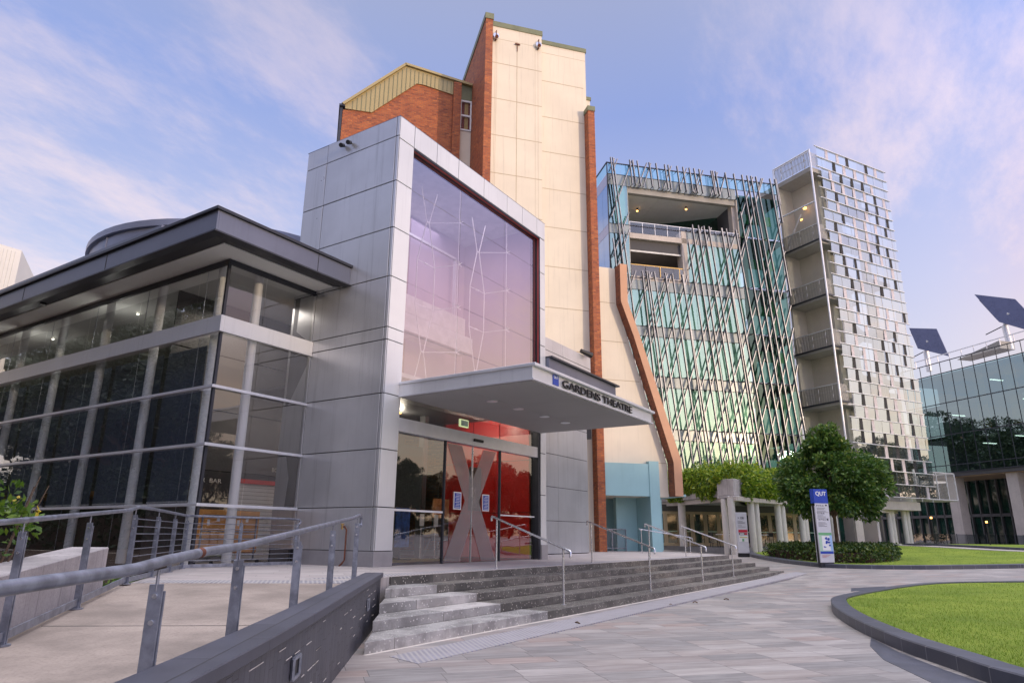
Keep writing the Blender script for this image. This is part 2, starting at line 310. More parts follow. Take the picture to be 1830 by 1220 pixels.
# ------------------------------------------------------------------ object helpers
BASE = {}
def tag(o, label=None, cat=None, group=None, kind=None):
    if label: o['label'] = label
    if cat: o['category'] = cat
    if group: o['group'] = group
    if kind: o['kind'] = kind
    return o
def thing(name, label, cat, base, rot=0., group=None):
    """Empty at the thing's base; base is given in the frame turned by rot degrees, and so are its parts"""
    o = bpy.data.objects.new(name, None); scene.collection.objects.link(o); o.empty_display_size = .3
    o.matrix_world = Matrix.Rotation(R(rot), 4, 'Z') @ Matrix.Translation(Vector(base)); BASE[o.name] = Vector(base)
    return tag(o, label, cat, group)
class MB:
    def __init__(s): s.v = []; s.f = []
    def add(s, vs, fs):
        n = len(s.v); s.v += [tuple(q) for q in vs]; s.f += [tuple(n+i for i in f) for f in fs]; return s
    def quad(s, *p): return s.add(p, [tuple(range(len(p)))])
    def box(s, x0, x1, y0, y1, z0, z1):
        x0, x1 = sorted((x0, x1)); y0, y1 = sorted((y0, y1)); z0, z1 = sorted((z0, z1))
        return s.add([(x0,y0,z0),(x1,y0,z0),(x1,y1,z0),(x0,y1,z0),(x0,y0,z1),(x1,y0,z1),(x1,y1,z1),(x0,y1,z1)],
                     [(0,3,2,1),(4,5,6,7),(0,1,5,4),(1,2,6,5),(2,3,7,6),(3,0,4,7)])
    def prism(s, pts, z0, z1):
        """plan polygon raised from z0 to z1; z may be functions of (x, y)"""
        f0 = z0 if callable(z0) else (lambda x, y: z0); f1 = z1 if callable(z1) else (lambda x, y: z1)
        ar = sum(pts[i][0]*pts[(i+1) % len(pts)][1]-pts[(i+1) % len(pts)][0]*pts[i][1] for i in range(len(pts)))
        if ar < 0: pts = pts[::-1]
        n = len(pts)
        return s.add([(x, y, f0(x, y)) for x, y in pts]+[(x, y, f1(x, y)) for x, y in pts],
                     [tuple(range(n))[::-1], tuple(range(n, 2*n))]+[(i, (i+1) % n, n+(i+1) % n, n+i) for i in range(n)])
    def xz(s, pts, y0, y1):
        """outline in (x, z) given thickness from y0 to y1"""
        n = len(pts)
        return s.add([(x, y0, z) for x, z in pts]+[(x, y1, z) for x, z in pts], [tuple(range(n)), tuple(range(n, 2*n))[::-1]]+[(i, n+i, n+(i+1) % n, (i+1) % n) for i in range(n)])
    def tube(s, p, q, r, n=10, r2=None):
        p, q = Vector(p), Vector(q); r2 = r if r2 is None else r2; d = (q-p).normalized()
        a = d.orthogonal().normalized(); b = d.cross(a); V = []
        for c, rr in ((p, r), (q, r2)): V += [c+rr*(math.cos(t)*a+math.sin(t)*b) for t in (2*math.pi*i/n for i in range(n))]
        return s.add(V, [(i, (i+1) % n, n+(i+1) % n, n+i) for i in range(n)]+[tuple(range(n))[::-1], tuple(range(n, 2*n))])
    def path(s, pts, r, n=12):
        pts = [Vector(p) for p in pts]; V = []; F = []; a = None
        for i, p in enumerate(pts):
            d = (pts[min(i+1, len(pts)-1)]-pts[max(i-1, 0)]).normalized()
            a = d.orthogonal().normalized() if a is None else (a-a.dot(d)*d).normalized()
            b = d.cross(a); V += [p+r*(math.cos(t)*a+math.sin(t)*b) for t in (2*math.pi*k/n for k in range(n))]
        for i in range(len(pts)-1):
            for k in range(n): F.append((i*n+k, i*n+(k+1) % n, (i+1)*n+(k+1) % n, (i+1)*n+k))
        F += [tuple(range(n))[::-1], tuple(range((len(pts)-1)*n, len(pts)*n))]
        return s.add(V, F)
    def bar(s, p, q, w, h):
        """rectangular bar from p to q, w wide sideways and h tall"""
        p, q = Vector(p), Vector(q); d = (q-p).normalized(); u = Vector((0, 0, 1)) if abs(d.z) < .9 else Vector((1, 0, 0))
        a = d.cross(u).normalized()*w/2; b = a.cross(d).normalized()*h/2
        return s.add([p-a-b, p+a-b, p+a+b, p-a+b, q-a-b, q+a-b, q+a+b, q-a+b], [(0,1,2,3),(7,6,5,4),(0,4,5,1),(1,5,6,2),(2,6,7,3),(3,7,4,0)])
    def build(s, name, mat, parent=None, smooth=False, bevel=0., frame=None):
        me = bpy.data.meshes.new(name); o = bpy.data.objects.new(name, me); scene.collection.objects.link(o)
        if parent is not None: b = BASE[parent.name]; o.parent = parent
        else:
            b = Vector(frame[0]) if frame else Vector((0, 0, 0)); rot = frame[1] if frame else 0
            o.matrix_world = Matrix.Rotation(R(rot), 4, 'Z') @ Matrix.Translation(b)
        BASE[o.name] = b
        me.from_pydata([(x-b.x, y-b.y, z-b.z) for x, y, z in s.v], [], s.f); me.materials.append(MATS[mat] if isinstance(mat, str) else mat)
        if smooth:
            for p in me.polygons: p.use_smooth = True
            md = o.modifiers.new('e', 'EDGE_SPLIT'); md.split_angle = R(40)
        if bevel: md = o.modifiers.new('b', 'BEVEL'); md.width = bevel; md.segments = 1; md.limit_method = 'ANGLE'
        me.update(); return o
def text(name, s, mat, parent, p, right, upv, height, width=None, depth=.01, bold=.0, align='LEFT'):
    """lettering as a mesh; p lower-left corner, right/upv unit vectors in the parent's frame"""
    cu = bpy.data.curves.new(name, 'FONT'); cu.body = s; cu.extrude = .5; cu.offset = bold; cu.resolution_u = 3
    t = bpy.data.objects.new('tmp', cu); scene.collection.objects.link(t); bpy.context.view_layer.update()
    dg = bpy.context.evaluated_depsgraph_get(); me = bpy.data.meshes.new_from_object(t.evaluated_get(dg)); bpy.data.objects.remove(t)
    xs = [v.co.x for v in me.vertices]; ys = [v.co.y for v in me.vertices]; x0, x1, y0, y1 = min(xs), max(xs), min(ys), max(ys)
    sy = height/(y1-y0); sx = width/(x1-x0) if width else sy
    r_, u_ = Vector(right), Vector(upv); n_ = r_.cross(u_); b = BASE[parent.name] if parent else Vector((0, 0, 0)); p = Vector(p)
    for v in me.vertices: v.co = p+r_*((v.co.x-x0)*sx)+u_*((v.co.y-y0)*sy)+n_*(v.co.z*depth)-b
    me.materials.clear(); me.materials.append(MATS[mat]); me.update()
    o = bpy.data.objects.new(name, me); scene.collection.objects.link(o); o.parent = parent; BASE[o.name] = b; return o
def cards(name, mat, C, size, parent=None, frame=None, aspect=.5, seed=0, droop=0., out=None, tri=False, kind=None):
    """many small leaf-shaped faces at the points C (n x 3)"""
    rg = np.random.default_rng(seed); n = len(C); C = np.asarray(C, float)
    a = rg.normal(size=(n, 3)); 
    if out is not None: a = a*.75+out*1.0
    a[:, 2] += -droop if droop else .25; a /= np.linalg.norm(a, axis=1)[:, None]
    b = np.cross(a, rg.normal(size=(n, 3))); b /= np.linalg.norm(b, axis=1)[:, None]
    s = size*rg.uniform(.65, 1.35, n)[:, None]
    if tri: V = np.stack([C-b*s*aspect*.5, C+b*s*aspect*.5, C+a*s], 1); k = 3
    else:
        w = np.cross(a, b)
        V = np.stack([C, C+a*s*.5+b*s*aspect*.5+w*s*.08, C+a*s, C+a*s*.5-b*s*aspect*.5+w*s*.08], 1); k = 4
    base = BASE[parent.name] if parent is not None else Vector(frame[0] if frame else (0, 0, 0))
    V = V.reshape(-1, 3)-np.array(base)
    me = bpy.data.meshes.new(name); me.vertices.add(n*k); me.vertices.foreach_set('co', V.ravel().astype(np.float32)); me.loops.add(n*k)
    me.loops.foreach_set('vertex_index', np.arange(n*k, dtype=np.int32)); me.polygons.add(n); me.polygons.foreach_set('loop_start', np.arange(0, n*k, k, dtype=np.int32))
    me.polygons.foreach_set('loop_total', np.full(n, k, dtype=np.int32)); me.update(calc_edges=True); me.materials.append(MATS[mat])
    o = bpy.data.objects.new(name, me); scene.collection.objects.link(o)
    if parent is not None: o.parent = parent
    else: o.matrix_world = Matrix.Rotation(R(frame[1] if frame else 0), 4, 'Z') @ Matrix.Translation(base)
    BASE[o.name] = base
    if kind: o['kind'] = kind
    return o
def boxes(name, mat, parent, B, bevel=0.):
    for b in B: m = MB(); m.box(*b); m.build(name, mat, parent, bevel=bevel)
def copy_thing(o, M, label=None):
    c = o.copy(); scene.collection.objects.link(c); c.matrix_world = M; BASE[c.name] = BASE[o.name]
    if label: c['label'] = label
    for ch in [q for q in bpy.data.objects if q.parent == o]:
        d = ch.copy(); scene.collection.objects.link(d); d.parent = c
        for gch in [q for q in bpy.data.objects if q.parent == ch]:
            e = gch.copy(); scene.collection.objects.link(e); e.parent = d
    return c
T = .625
def gz(x): return min(max(.022*(x-24), 0), .75)
c38, s38 = math.cos(R(38.05)), math.sin(R(38.05))
def st(s, t): return (s*c38-t*s38, s*s38+t*c38)          # ramp frame: s along the ramp, t to its left
def rz(s): return T-.056*(9.75-s)

# ================================================================== GROUND
def grid_ground():
    xs = [-400, -120, -40, -10, 24, 26, 30, 36, 44, 52, 58.1, 70, 120, 400, 900]; ys = [-700, -120, -40, 0, 40, 120, 900]; m = MB(); n = len(ys)
    m.add([(x, y, gz(x)) for x in xs for y in ys], [(i*n+j, (i+1)*n+j, (i+1)*n+j+1, i*n+j+1) for i in range(len(xs)-1) for j in range(n-1)])
    return tag(m.build('ground', 'paving'), kind='structure')
grid_ground()
# terrace slab in front of the entrance
m = MB(); m.prism([(5.17, 9.21), st(9.75, 1.2), st(11.15, .93), (8.42, 7.62), (27.1, 7.62), (29.4, 9.75), (36.5, 16.5), (36.5, 22), (12, 22), (7.9, 12.45)], -.2, T)
tag(m.build('terrace', 'terrace_paving'), kind='structure')
# steps
stp = thing('entrance_steps', 'broad flight of speckled dark concrete steps up to the theatre terrace', 'steps', (17, 6.6, 0))
def xl(y): return 8.372-(7.62-y)/math.tan(R(38.05))
pale_to = [None, 8.95, 9.35, 9.3, 9.9]
for k in range(5):
    zt = T-.125*k; yf = 7.62-.49*k; yb = yf+.49+.0 if k else 7.62
    if k == 0:
        m = MB(); m.box(xl(7.6)+.02, 27.1, 7.585, 7.617, T-.125, T+.003); m.build('step', 'step_dark', stp); continue
    top = zt
    def step(x0, x1, nm, mt, d=0.):
        m = MB(); a = (max(x0, xl(yf)+.005), yf-d); b = (x1, yf-d); c = (x1, yf+.49); e = (max(x0, xl(yf+.49)+.005), yf+.49)
        m.prism([a, b, c, e], 0.0 if k == 4 else top-.125, top+d*.4); return m.build(nm, mt, stp, bevel=.006)
    step(pale_to[k], 27.1, 'step', 'step_dark'); step(-99, pale_to[k]-.004, 'pale_step_block', 'step_pale', .004)
    # fill below the tread so that nothing shows through
# caulk line and tactile strips
m = MB(); m.prism([(xl(5.66)-.02, 5.60), (27.1, 5.60), (27.1, 5.66), (xl(5.66)-.02, 5.66)], -.04, .004); tag(m.build('grout_line', 'caulk'), kind='structure')
m = MB(); m.prism([(5.95, 5.36), (5.80, 4.83), (27.0, 4.83), (27.6, 5.36)], lambda x, y: gz(x)-.04, lambda x, y: gz(x)+.005); tag(m.build('tactile_strip', 'tactile'), kind='structure')
m = MB(); m.prism([(7.35, 8.05), (7.6, 7.8), (26.6, 7.8), (26.6, 8.2), (7.2, 8.2)], T-.04, T+.004); tag(m.build('tactile_strip', 'tactile_pale'), kind='structure')
m = MB(); m.prism([st(9.78, 1.25), st(10.35, 1.25), st(10.3, 4.0), st(9.78, 4.0)], T-.04, T+.004); tag(m.build('tactile_strip', 'tactile_pale'), kind='structure')
# ramp
def ledge(s): return 3.35+(s-5.95)*.1895                    # left edge of the ramp (t as a function of s)
m = MB(); V = []; F = []
ss = [-3, -1.4, 2, 6.77, 9.75]
for s in ss:
    for t in (1.19, ledge(s)+.1): x, y = st(s, t); V.append((x, y, max(rz(s), .004)))
m.add(V, [(2*i, 2*i+2, 2*i+3, 2*i+1) for i in range(len(ss)-1)]); tag(m.build('ramp', 'concrete_ramp'), kind='structure')
m = MB(); m.prism([st(6.76, 1.2), st(6.775, 1.2), st(6.775, 3.5), st(6.76, 3.5)], lambda x, y: rz(x*c38+y*s38)-.01, lambda x, y: rz(x*c38+y*s38)+.0015); tag(m.build('ramp_joint', 'joint_black'), kind='structure')
# garden bed between ramp and hall
m = MB(); m.prism([st(10, ledge(10)+.2), st(-8, ledge(-8)+.2), (-14, 6), (-12, 40), (8.2, 40), (8.2, 12.4)], -.05, .35); tag(m.build('garden_bed', 'soil'), kind='structure')

# ---- retaining wall beside the ramp
def wall_line(off):                                         # outer line of the wall, slightly bowed near the camera
    P = []
    for s in [11.1, 9, 7, 5.5, 4.2, 3.4, 2.6, 1.6, .6, -.6, -2.5]:
        t = .921+off + (0.013*(5.2-s)**1.6 if s < 5.2 else 0); P.append(st(s, t))
    return P
rw = thing('retaining_wall', 'dark stone clad wall with flat coping between ramp and steps', 'wall', (*st(6, 1.05), 0))
def strip(off0, off1, z0, z1, name, mat, bevel=0, s_end=None):
    A, B = wall_line(off0), wall_line(off1); m = MB(); n = len(A)
    V = [(x, y, z0) for x, y in A]+[(x, y, z0) for x, y in B]+[(x, y, z1) for x, y in A]+[(x, y, z1) for x, y in B]; F = []
    for i in range(n-1):
        F += [(2*n+i, 2*n+i+1, 3*n+i+1, 3*n+i), (i, n+i, n+i+1, i+1), (i, i+1, 2*n+i+1, 2*n+i), (n+i+1, n+i, 3*n+i, 3*n+i+1)]
    F += [(0, 2*n, 3*n, n), (n-1, 2*n-1, 4*n-1, 3*n-1)]
    m.add(V, F); return m.build(name, mat, rw, bevel=bevel)
strip(.03, .255, 0, .63, 'wall_face', 'stone_clad'); strip(0., .28, .632, .70, 'coping', 'coping', .006)
m = MB()                                                    # pale joints that show here and there between the stones
rj = random.Random(3)
for i in range(60):
    s = rj.uniform(1.6, 10.4); L = rj.uniform(.08, .2); z0 = rj.choice([.10, .2, .31, .4, .5, .58]); x0, y0 = st(s, .921+.028+(0.013*(5.2-s)**1.6 if s < 5.2 else 0)); x1, y1 = st(s+L, .921+.028+(0.013*(5.2-s-L)**1.6 if s+L < 5.2 else 0))
    if z0+.0 < .6: m.bar((x0, y0, z0), (x1, y1, z0), .003, .005)
m.build('pale_joint', 'caulk', rw)
for s in (4.95, 9.27):
    m = MB(); x0, y0 = st(s-.10, .945); x1, y1 = st(s+.10, .945)
    zb = .405 if s > 6 else .42
    for p, q in (((-.1, -.06), (.1, -.06)), ((-.1, .06), (.1, .06)), ((-.1, -.06), (-.1, .06)), ((.1, -.06), (.1, .06))):
        a = st(s+p[0], .94); b = st(s+q[0], .94); m.bar((*a, zb+p[1]), (*b, zb+q[1]), .02, .02)
    fr = m.build('step_light', 'galvanised', rw); m = MB(); a = st(s-.09, .946); b = st(s+.09, .946); m.bar((*a, zb), (*b, zb), .004, .11); m.build('lens', 'black_paint', fr)

# ---- galvanised handrail on the wall side
hr = thing('ramp_handrail', 'thick galvanised handrail beside the stone coping, rusty weld mark', 'handrail', (*st(5, 1.3), rz(5)))
def railz(s): return rz(s)+.845 if s > 3.3 else rz(3.3)+.845-(3.3-s)*.02
def bow(s): return 0.012*(5.2-s)**1.6 if s < 5.2 else 0
pts = []
for s in [-1.0, 0.3, 1.4, 2.2, 2.7, 3.1, 3.4, 3.9, 4.5, 5.5, 6.5, 7.5, 8.6, 9.6, 10.35]:
    x, y = st(s, 1.25+bow(s)*.8); pts.append((x, y, railz(s)+(.015 if 3.2 < s < 4 else 0)+(.02 if s > 10 else 0)))
end = pts[-1]; pts += [(end[0]+.10, end[1]+.07, end[2]-.01), (end[0]+.14, end[1]+.10, end[2]-.05), (end[0]+.14, end[1]+.10, end[2]-.12), (end[0]+.10, end[1]+.07, end[2]-.15)]
m = MB(); m.path(pts, .0245, 14); m.build('rail', 'galvanised', hr, smooth=True)
def flat_post(par, s, t, zb, zt, h0=.06):
    """two bolted flat bars with a thin stem carrying the rail"""
    m = MB(); m.prism([st(s-.006, t-.03), st(s-.006, t+.03), st(s+.004, t+.03), st(s+.004, t-.03)], zb, zt-h0); m.prism([st(s+.009, t-.036), st(s+.009, t+.024), st(s+.019, t+.024), st(s+.019, t-.036)], zb, zt-h0-.03); po = m.build('post', 'galvanised', par, bevel=.0015)
    x, y = st(s, t); m = MB(); m.tube((x, y, zt-h0-.03), (x, y, zt), .0075, 8); m.build('stem', 'galvanised', po)
    for dz in (.05, .16): m = MB(); a, b = st(s-.006, t), st(s-.016, t); m.tube((*a, zt-h0-dz), (*b, zt-h0-dz), .011, 10); m.build('bolt', 'steel_tube', po, smooth=True)
    return po
for s in (3.35, 4.51, 6.2, 8.03, 10.14): flat_post(hr, s, 1.25+bow(s)*.8, rz(s), railz(s)-.02)
m = MB(); a = Vector(pts[7]); b = Vector(pts[8]); a, b = Vector(pts[6]), Vector(pts[7]); m.tube(a+(b-a)*.80, a+(b-a)*.90, .0252, 14); m.build('weld_mark', 'rust', hr, smooth=True)

# ---- left handrail with wire infill, along ramp and terrace edge
lf = thing('terrace_balustrade', 'galvanised balustrade with horizontal rods bending round the terrace edge', 'balustrade', (5.03, 9.05, T))
A = Vector((5.03, 9.05, T)); B = Vector((7.75, 12.16, T)); C_ = Vector((10.28, 12.05, T))
def lpt(s, off=0): return Vector((*st(s, ledge(s)+off), rz(s)))
rail = [lpt(s)+Vector((0, 0, .93)) for s in (-1, 2, 4, 6, 7.67, 9.2)]+[A+Vector((.1, .12, .955)), A+(B-A)*.25+Vector((0, 0, .96)), A+(B-A)*.6+Vector((0, 0, .95)), B+Vector((-.1, -.12, .94)), B+Vector((.25, -.03, .94)), C_+Vector((-.3, 0, .94)), C_+Vector((0, 0, .93)), C_+Vector((.05, 0, .88)), C_+Vector((.0, 0, .83))]
m = MB(); m.path(rail, .0225, 12); m.build('rail', 'galvanised', lf, smooth=True)
posts = [(lpt(s), lpt(s)+Vector((0, 0, .93))) for s in (4.3, 5.95, 7.67)]+[(A, A+Vector((0, 0, .94)))]+[(A+(B-A)*f, A+(B-A)*f+Vector((0, 0, .95))) for f in (.36, .70, 1.)]+[(B+(C_-B)*f, B+(C_-B)*f+Vector((0, 0, .93))) for f in (.45, .985)]
for p, q in posts:
    sp_, tp_ = p.x*c38+p.y*s38, -p.x*s38+p.y*c38; po = flat_post(lf, sp_, tp_, p.z, q.z-.02, .07)
    m = MB(); m.tube((p.x, p.y, p.z), (p.x, p.y, p.z+.012), .07, 14); m.build('base_plate', 'galvanised', po)
m = MB()
for i in range(8):
    z = .14+i*.095
    for a, b in ((A, B), (B, C_)): m.tube(a+Vector((0, 0, z)), b+Vector((0, 0, z)), .006, 6)
m.build('infill_rod', 'galvanised', lf, smooth=True)
m = MB(); m.bar(A+Vector((0, 0, .045)), B+Vector((0, 0, .045)), .02, .06); m.bar(B+Vector((0, 0, .045)), C_+Vector((0, 0, .045)), .02, .06); m.bar(lpt(-1)+Vector((0, 0, .06)), A+Vector((0, 0, .06)), .02, .065); m.build('bottom_bar', 'galvanised', lf)
# low concrete wall outside the ramp
cw = thing('garden_wall', 'low water-stained concrete wall left of the ramp', 'wall', (*lpt(6, .4).xy, .2))
m = MB(); V = []
for s in (-2, 9.0):
    for off in (.12, .56):
        x, y = st(s, ledge(s)+off); V += [(x, y, 0), (x, y, rz(s)+.50)]
m.add(V, [(0, 4, 5, 1), (2, 3, 7, 6), (1, 5, 7, 3), (0, 1, 3, 2), (4, 6, 7, 5)]); m.build('wall_body', 'concrete', cw, bevel=.01)

# ---- stainless handrails on the steps
first = None
for i, (a, b, lab) in enumerate([((11.93, 8.01), (10.96, 5.95), 'stainless stair handrail nearest the sliding doors'), ((16.27, 8.01), (14.83, 5.90), 'stainless stair handrail in front of the grey side wall'),
        ((20.10, 7.97), (18.61, 5.94), 'stainless stair handrail in front of the brick fin and teal wall'), ((23.53, 8.04), (21.92, 6.04), 'stainless stair handrail at the far right end of the steps')]):
    h_ = thing('stair_handrail', lab, 'handrail', (*a, T), 0, 'handrails on the entrance steps')
    A_ = Vector((*a, T)); B_ = Vector((*b, .125)); d = (B_-A_); hd = Vector((d.x, d.y, 0)).normalized(); ta = A_+Vector((0, 0, .97)); tb = B_+Vector((0, 0, .93))
    sl = (tb-ta).normalized(); m = MB(); e1 = ta-sl*.22; e2 = tb+sl*.22
    m.path([e1+Vector((0, 0, -.10)), e1+Vector((0, 0, -.012)), e1+sl*.012, ta, tb, e2-sl*.012, e2+Vector((0, 0, -.012)), e2+Vector((0, 0, -.11))], .021, 12); m.build('rail', 'steel_tube', h_, smooth=True)
    for p, q in ((A_, ta), (B_, tb)):
        m = MB(); m.tube(p, q-Vector((0, 0, .015)), .019, 12); po = m.build('post', 'steel_tube', h_, smooth=True); m = MB(); m.tube(p, p+Vector((0, 0, .008)), .045, 14); m.build('base_plate', 'steel_tube', po)
h_ = thing('stair_handrail', 'small pale handrail beyond the steps, before the round columns', 'handrail', (26.5, 10.3, T), 0, 'handrails on the entrance steps')
A_ = Vector((27.4, 11.2, T)); B_ = Vector((29.6, 9.9, .32)); m = MB(); m.path([A_+Vector((0, 0, .88)), A_+Vector((-.1, .06, .98)), A_+Vector((0, 0, .94)), B_+Vector((0, 0, .94)), B_+Vector((.12, -.07, .90)), B_+Vector((.12, -.07, .8))], .021, 10); m.build('rail', 'steel_tube', h_, smooth=True)
for p in (A_, B_): m = MB(); m.tube(p, p+Vector((0, 0, .93)), .019, 10); m.build('post', 'steel_tube', h_, smooth=True)

# ================================================================== ENTRANCE PAVILION
X0, Y0, ZT = 10.606, 10.122, 11.10
pv = thing('entrance_pavilion', 'silver metal panelled entrance cube with big window and canopy lettered GARDENS THEATRE', 'building', (14, 11.5, T))
def slab_panels(rects, plane, thick=.025, gap=.010):
    """rects: (a0,a1,z0,z1); plane 'x' -> proud of x=X0 towards -x ; 'y' -> proud of y=Y0 towards -y"""
    m = MB()
    for a0, a1, z0, z1 in rects:
        if plane == 'x':
            e = [random.uniform(-.004, .004) for _ in range(4)]; m.box(X0, X0+thick, a0+gap, a1-gap, z0+gap, z1-gap); n = len(m.v)-8
            for q_, k_ in zip(e, (0, 3, 4, 7)): x_, y_, z_ = m.v[n+k_]; m.v[n+k_] = (x_+q_, y_, z_)
        else: m.box(a0+gap, a1-gap, Y0, Y0+thick, z0+gap, z1-gap)
    return m
zs = [.93, 1.81, 3.01, 4.21, 5.42, 5.71, 6.92, 8.13, 9.34, 10.55, 11.10]
rects = []
for i in range(len(zs)-1):
    z0, z1 = zs[i], zs[i+1]; rects.append((Y0, 10.22, z0, z1))
    if z0 >= 6.9: rects += [(10.22, 12.62, z0, z1), (12.62, 13.39, z0, z1)]
    else: rects += [(10.22, 12.56, z0, z1), (12.56, 13.39, z0, z1)]
slab_panels(rects, 'x').build('side_panels', 'panel', pv, bevel=.004)
fr = []
for i in range(len(zs)-2): fr.append((X0+.026, 11.17, zs[i], zs[i+1]))
for z0, z1 in ((.93, 2.4), (2.4, 3.6), (3.6, 5.4), (5.4, 6.9), (6.9, 8.1), (8.1, 9.3), (9.3, 10.48)): fr.append((17.33, 17.66, z0, z1))
tops = [X0+.026, 11.17, 12.06, 12.99, 14.19, 15.4, 16.27, 17.15, 17.66]
for a, b in zip(tops, tops[1:]): fr.append((a, b, 10.49, ZT))
fr[9-1] = (X0+.026, 11.17, 9.34, 10.49)
slab_panels(fr, 'y').build('front_panels', 'panel_warm', pv, bevel=.004)
m = MB()                                                     # dark backing behind the panel joints, walls and roof
m.box(X0+.026, 10.78, Y0+.03, 13.39, .6, ZT-.02); m.box(10.78, 11.15, Y0+.026, 10.5, .6, ZT-.02); m.box(17.35, 17.64, Y0+.026, 10.5, .6, ZT-.02); m.box(10.78, 17.64, Y0+.026, 10.5, 10.51, ZT-.02)
m.build('wall_backing', 'joint_black', pv)
m = MB(); m.box(X0, 17.66, Y0+.0, 13.4, ZT-.018, ZT+.0); m.build('roof', 'fascia_dark', pv)
m = MB(); m.box(17.5, 17.66, 10.5, 13.4, 4.9, ZT-.02); m.build('right_wall', 'panel', pv)
boxes('plinth', 'plinth', pv, [(X0-.012, X0+.02, Y0+.031, 12.5, T, .925), (X0-.012, 11.17, Y0-.012, Y0+.03, T, .925), (17.33, 17.68, Y0-.03, Y0+.3, T, 1.02)], .004)
# window reveal and glass
m = MB(); m.box(11.17, 17.33, Y0+.03, Y0+.09, 10.435, 10.485); m.box(17.30, 17.33, Y0+.03, Y0+.09, 4.6, 10.435); m.build('window_trim', 'red_trim', pv)
m = MB(); m.box(11.17, 17.33, Y0+.0, Y0+.03, 10.44, 10.488); m.box(17.30, 17.335, Y0+.0, Y0+.03, 4.6, 10.48); m.build('window_frame', 'dark_metal', pv)
gx = [11.17, 13.3, 15.45, 17.27]; gzs = [4.60, 5.78, 7.0, 8.21, 9.42, 10.42]
m = MB()
for a, b in zip(gx, gx[1:]):
    for c, d in zip(gzs, gzs[1:]): m.quad((a+.006, 10.25, c+.006), (b-.006, 10.25, c+.006), (b-.006, 10.25, d-.006), (a+.006, 10.25, d-.006))
m.build('upper_glass', 'glass_window', pv)
# cable trusses behind the window
for cx in (12.9, 15.25):
    m = MB(); y1 = 11.05; L = [(cx, 10.42, 10.45), (cx, y1, 9.42), (cx-.0, y1, 9.42)]
    def P(dx, z, y=y1): return Vector((cx+dx, y, z))
    for a, b in [(P(-.35, 10.42), P(-.05, 9.42)), (P(.35, 10.42), P(.05, 9.42)), (P(-.05, 9.42), P(-.36, 8.21)), (P(.05, 9.42), P(.36, 8.21)), (P(-.36, 8.21), P(-.36, 7.0)), (P(.36, 8.21), P(.36, 7.0)), (P(-.36, 7.0), P(-.05, 5.78)), (P(.36, 7.0), P(.05, 5.78)), (P(-.05, 5.78), P(-.35, 4.7)), (P(.05, 5.78), P(.3, 4.7))]: m.tube(a, b, .015, 6)
    for z in (8.21, 7.0): m.tube(P(-.36, z), P(.36, z), .009, 6)
    for z in (9.42, 8.21, 7.0, 5.78): m.tube(P(.36 if z in (8.21, 7.0) else .05, z), Vector((cx+.5, 10.34, z)), .010, 6); m.tube(P(-.07, z), P(.07, z), .022, 8)
    tr = m.build('cable_truss', 'cable_white', pv, smooth=True)
    m = MB()
    for z in (9.42, 8.21, 7.0, 5.78):
        for a in (45, 135, 225, 315): m.tube((cx+.5, 10.34, z), (cx+.5+.08*math.cos(R(a)), 10.27, z+.08*math.sin(R(a))), .009, 6)
    m.build('spider_clamp', 'cable_white', tr)
    m = MB(); m.tube((cx+.5, 10.36, 4.7), (cx+.5, 10.36, 10.4), .009, 6); m.build('tie_rod', 'cable_white', tr)
# interior of the upper part
m = MB(); m.box(10.8, 14.6, 13.2, 13.3, 4.9, 10.95); m.build('inner_brick_wall', 'interior_brick', pv)
m = MB(); m.box(14.6, 17.5, 13.18, 13.3, 4.9, 10.95); m.box(17.42, 17.5, 10.5, 13.18, 4.9, 10.95); m.build('inner_pink_wall', 'pink_wall', pv)
m = MB(); m.box(10.79, 17.49, 10.5, 13.3, 10.9, 11.05); m.build('inner_ceiling', 'interior_white', pv)
m = MB(); m.box(10.8, 16.7, 12.55, 12.65, 7.4, 7.95); m.box(10.8, 16.7, 12.65, 13.2, 7.4, 7.5); m.build('inner_balcony', 'interior_white', pv)
m = MB(); m.box(10.8, 16.3, 11.95, 12.05, 6.6, 7.1); m.box(10.8, 16.3, 12.05, 12.55, 6.6, 6.7); m.build('inner_balcony', 'interior_white', pv)
m = MB(); m.box(16.55, 16.62, 12.9, 13.0, 7.95, 10.1); m.box(13.2, 16.62, 12.9, 13.0, 10.05, 10.12); m.build('inner_window_frame', 'silver', pv)
m = MB(); m.box(10.8, 17.5, 10.5, 13.3, 4.8, 4.9); m.build('inner_floor', 'interior_white', pv)
# door wall
yd = 10.27
m = MB(); m.box(11.17, 17.33, yd-.10, yd+.06, 3.46, 3.76); hd_ = m.build('door_header', 'silver', pv, bevel=.004)
m = MB(); m.box(14.02, 14.42, yd-.15, yd-.10, 3.56, 3.63); m.build('door_sensor', 'black_paint', hd_, bevel=.01)
m = MB()
for a, b in ((11.17, 12.9), (12.9, 15.4), (15.4, 17.25)): m.quad((a+.01, yd, 3.76), (b-.01, yd, 3.76), (b-.01, yd, 4.23), (a+.01, yd, 4.23))
m.build('transom_glass', 'glass_door', pv)
m = MB(); m.quad((11.18, yd, T), (13.0, yd, T), (13.0, yd, 3.46), (11.18, yd, 3.46)); m.build('side_light', 'glass_door', pv)
m = MB(); m.quad((15.42, yd, T), (17.25, yd, T), (17.25, yd, 3.46), (15.42, yd, 3.46)); m.build('side_light', 'glass_door', pv)
boxes('door_frame', 'dark_metal', pv, [(17.25, 17.335, yd-.12, yd+.08, T, 4.23), (12.985, 13.03, yd-.03, yd+.03, T, 3.46), (15.37, 15.42, yd-.03, yd+.03, T, 3.46)])
m = MB(); m.box(11.18, 13.0, yd-.012, yd-.004, 1.755, 1.80); m.box(15.42, 17.2, yd-.012, yd-.004, 1.765, 1.80); m.build('glazing_band', 'white_paint', pv)
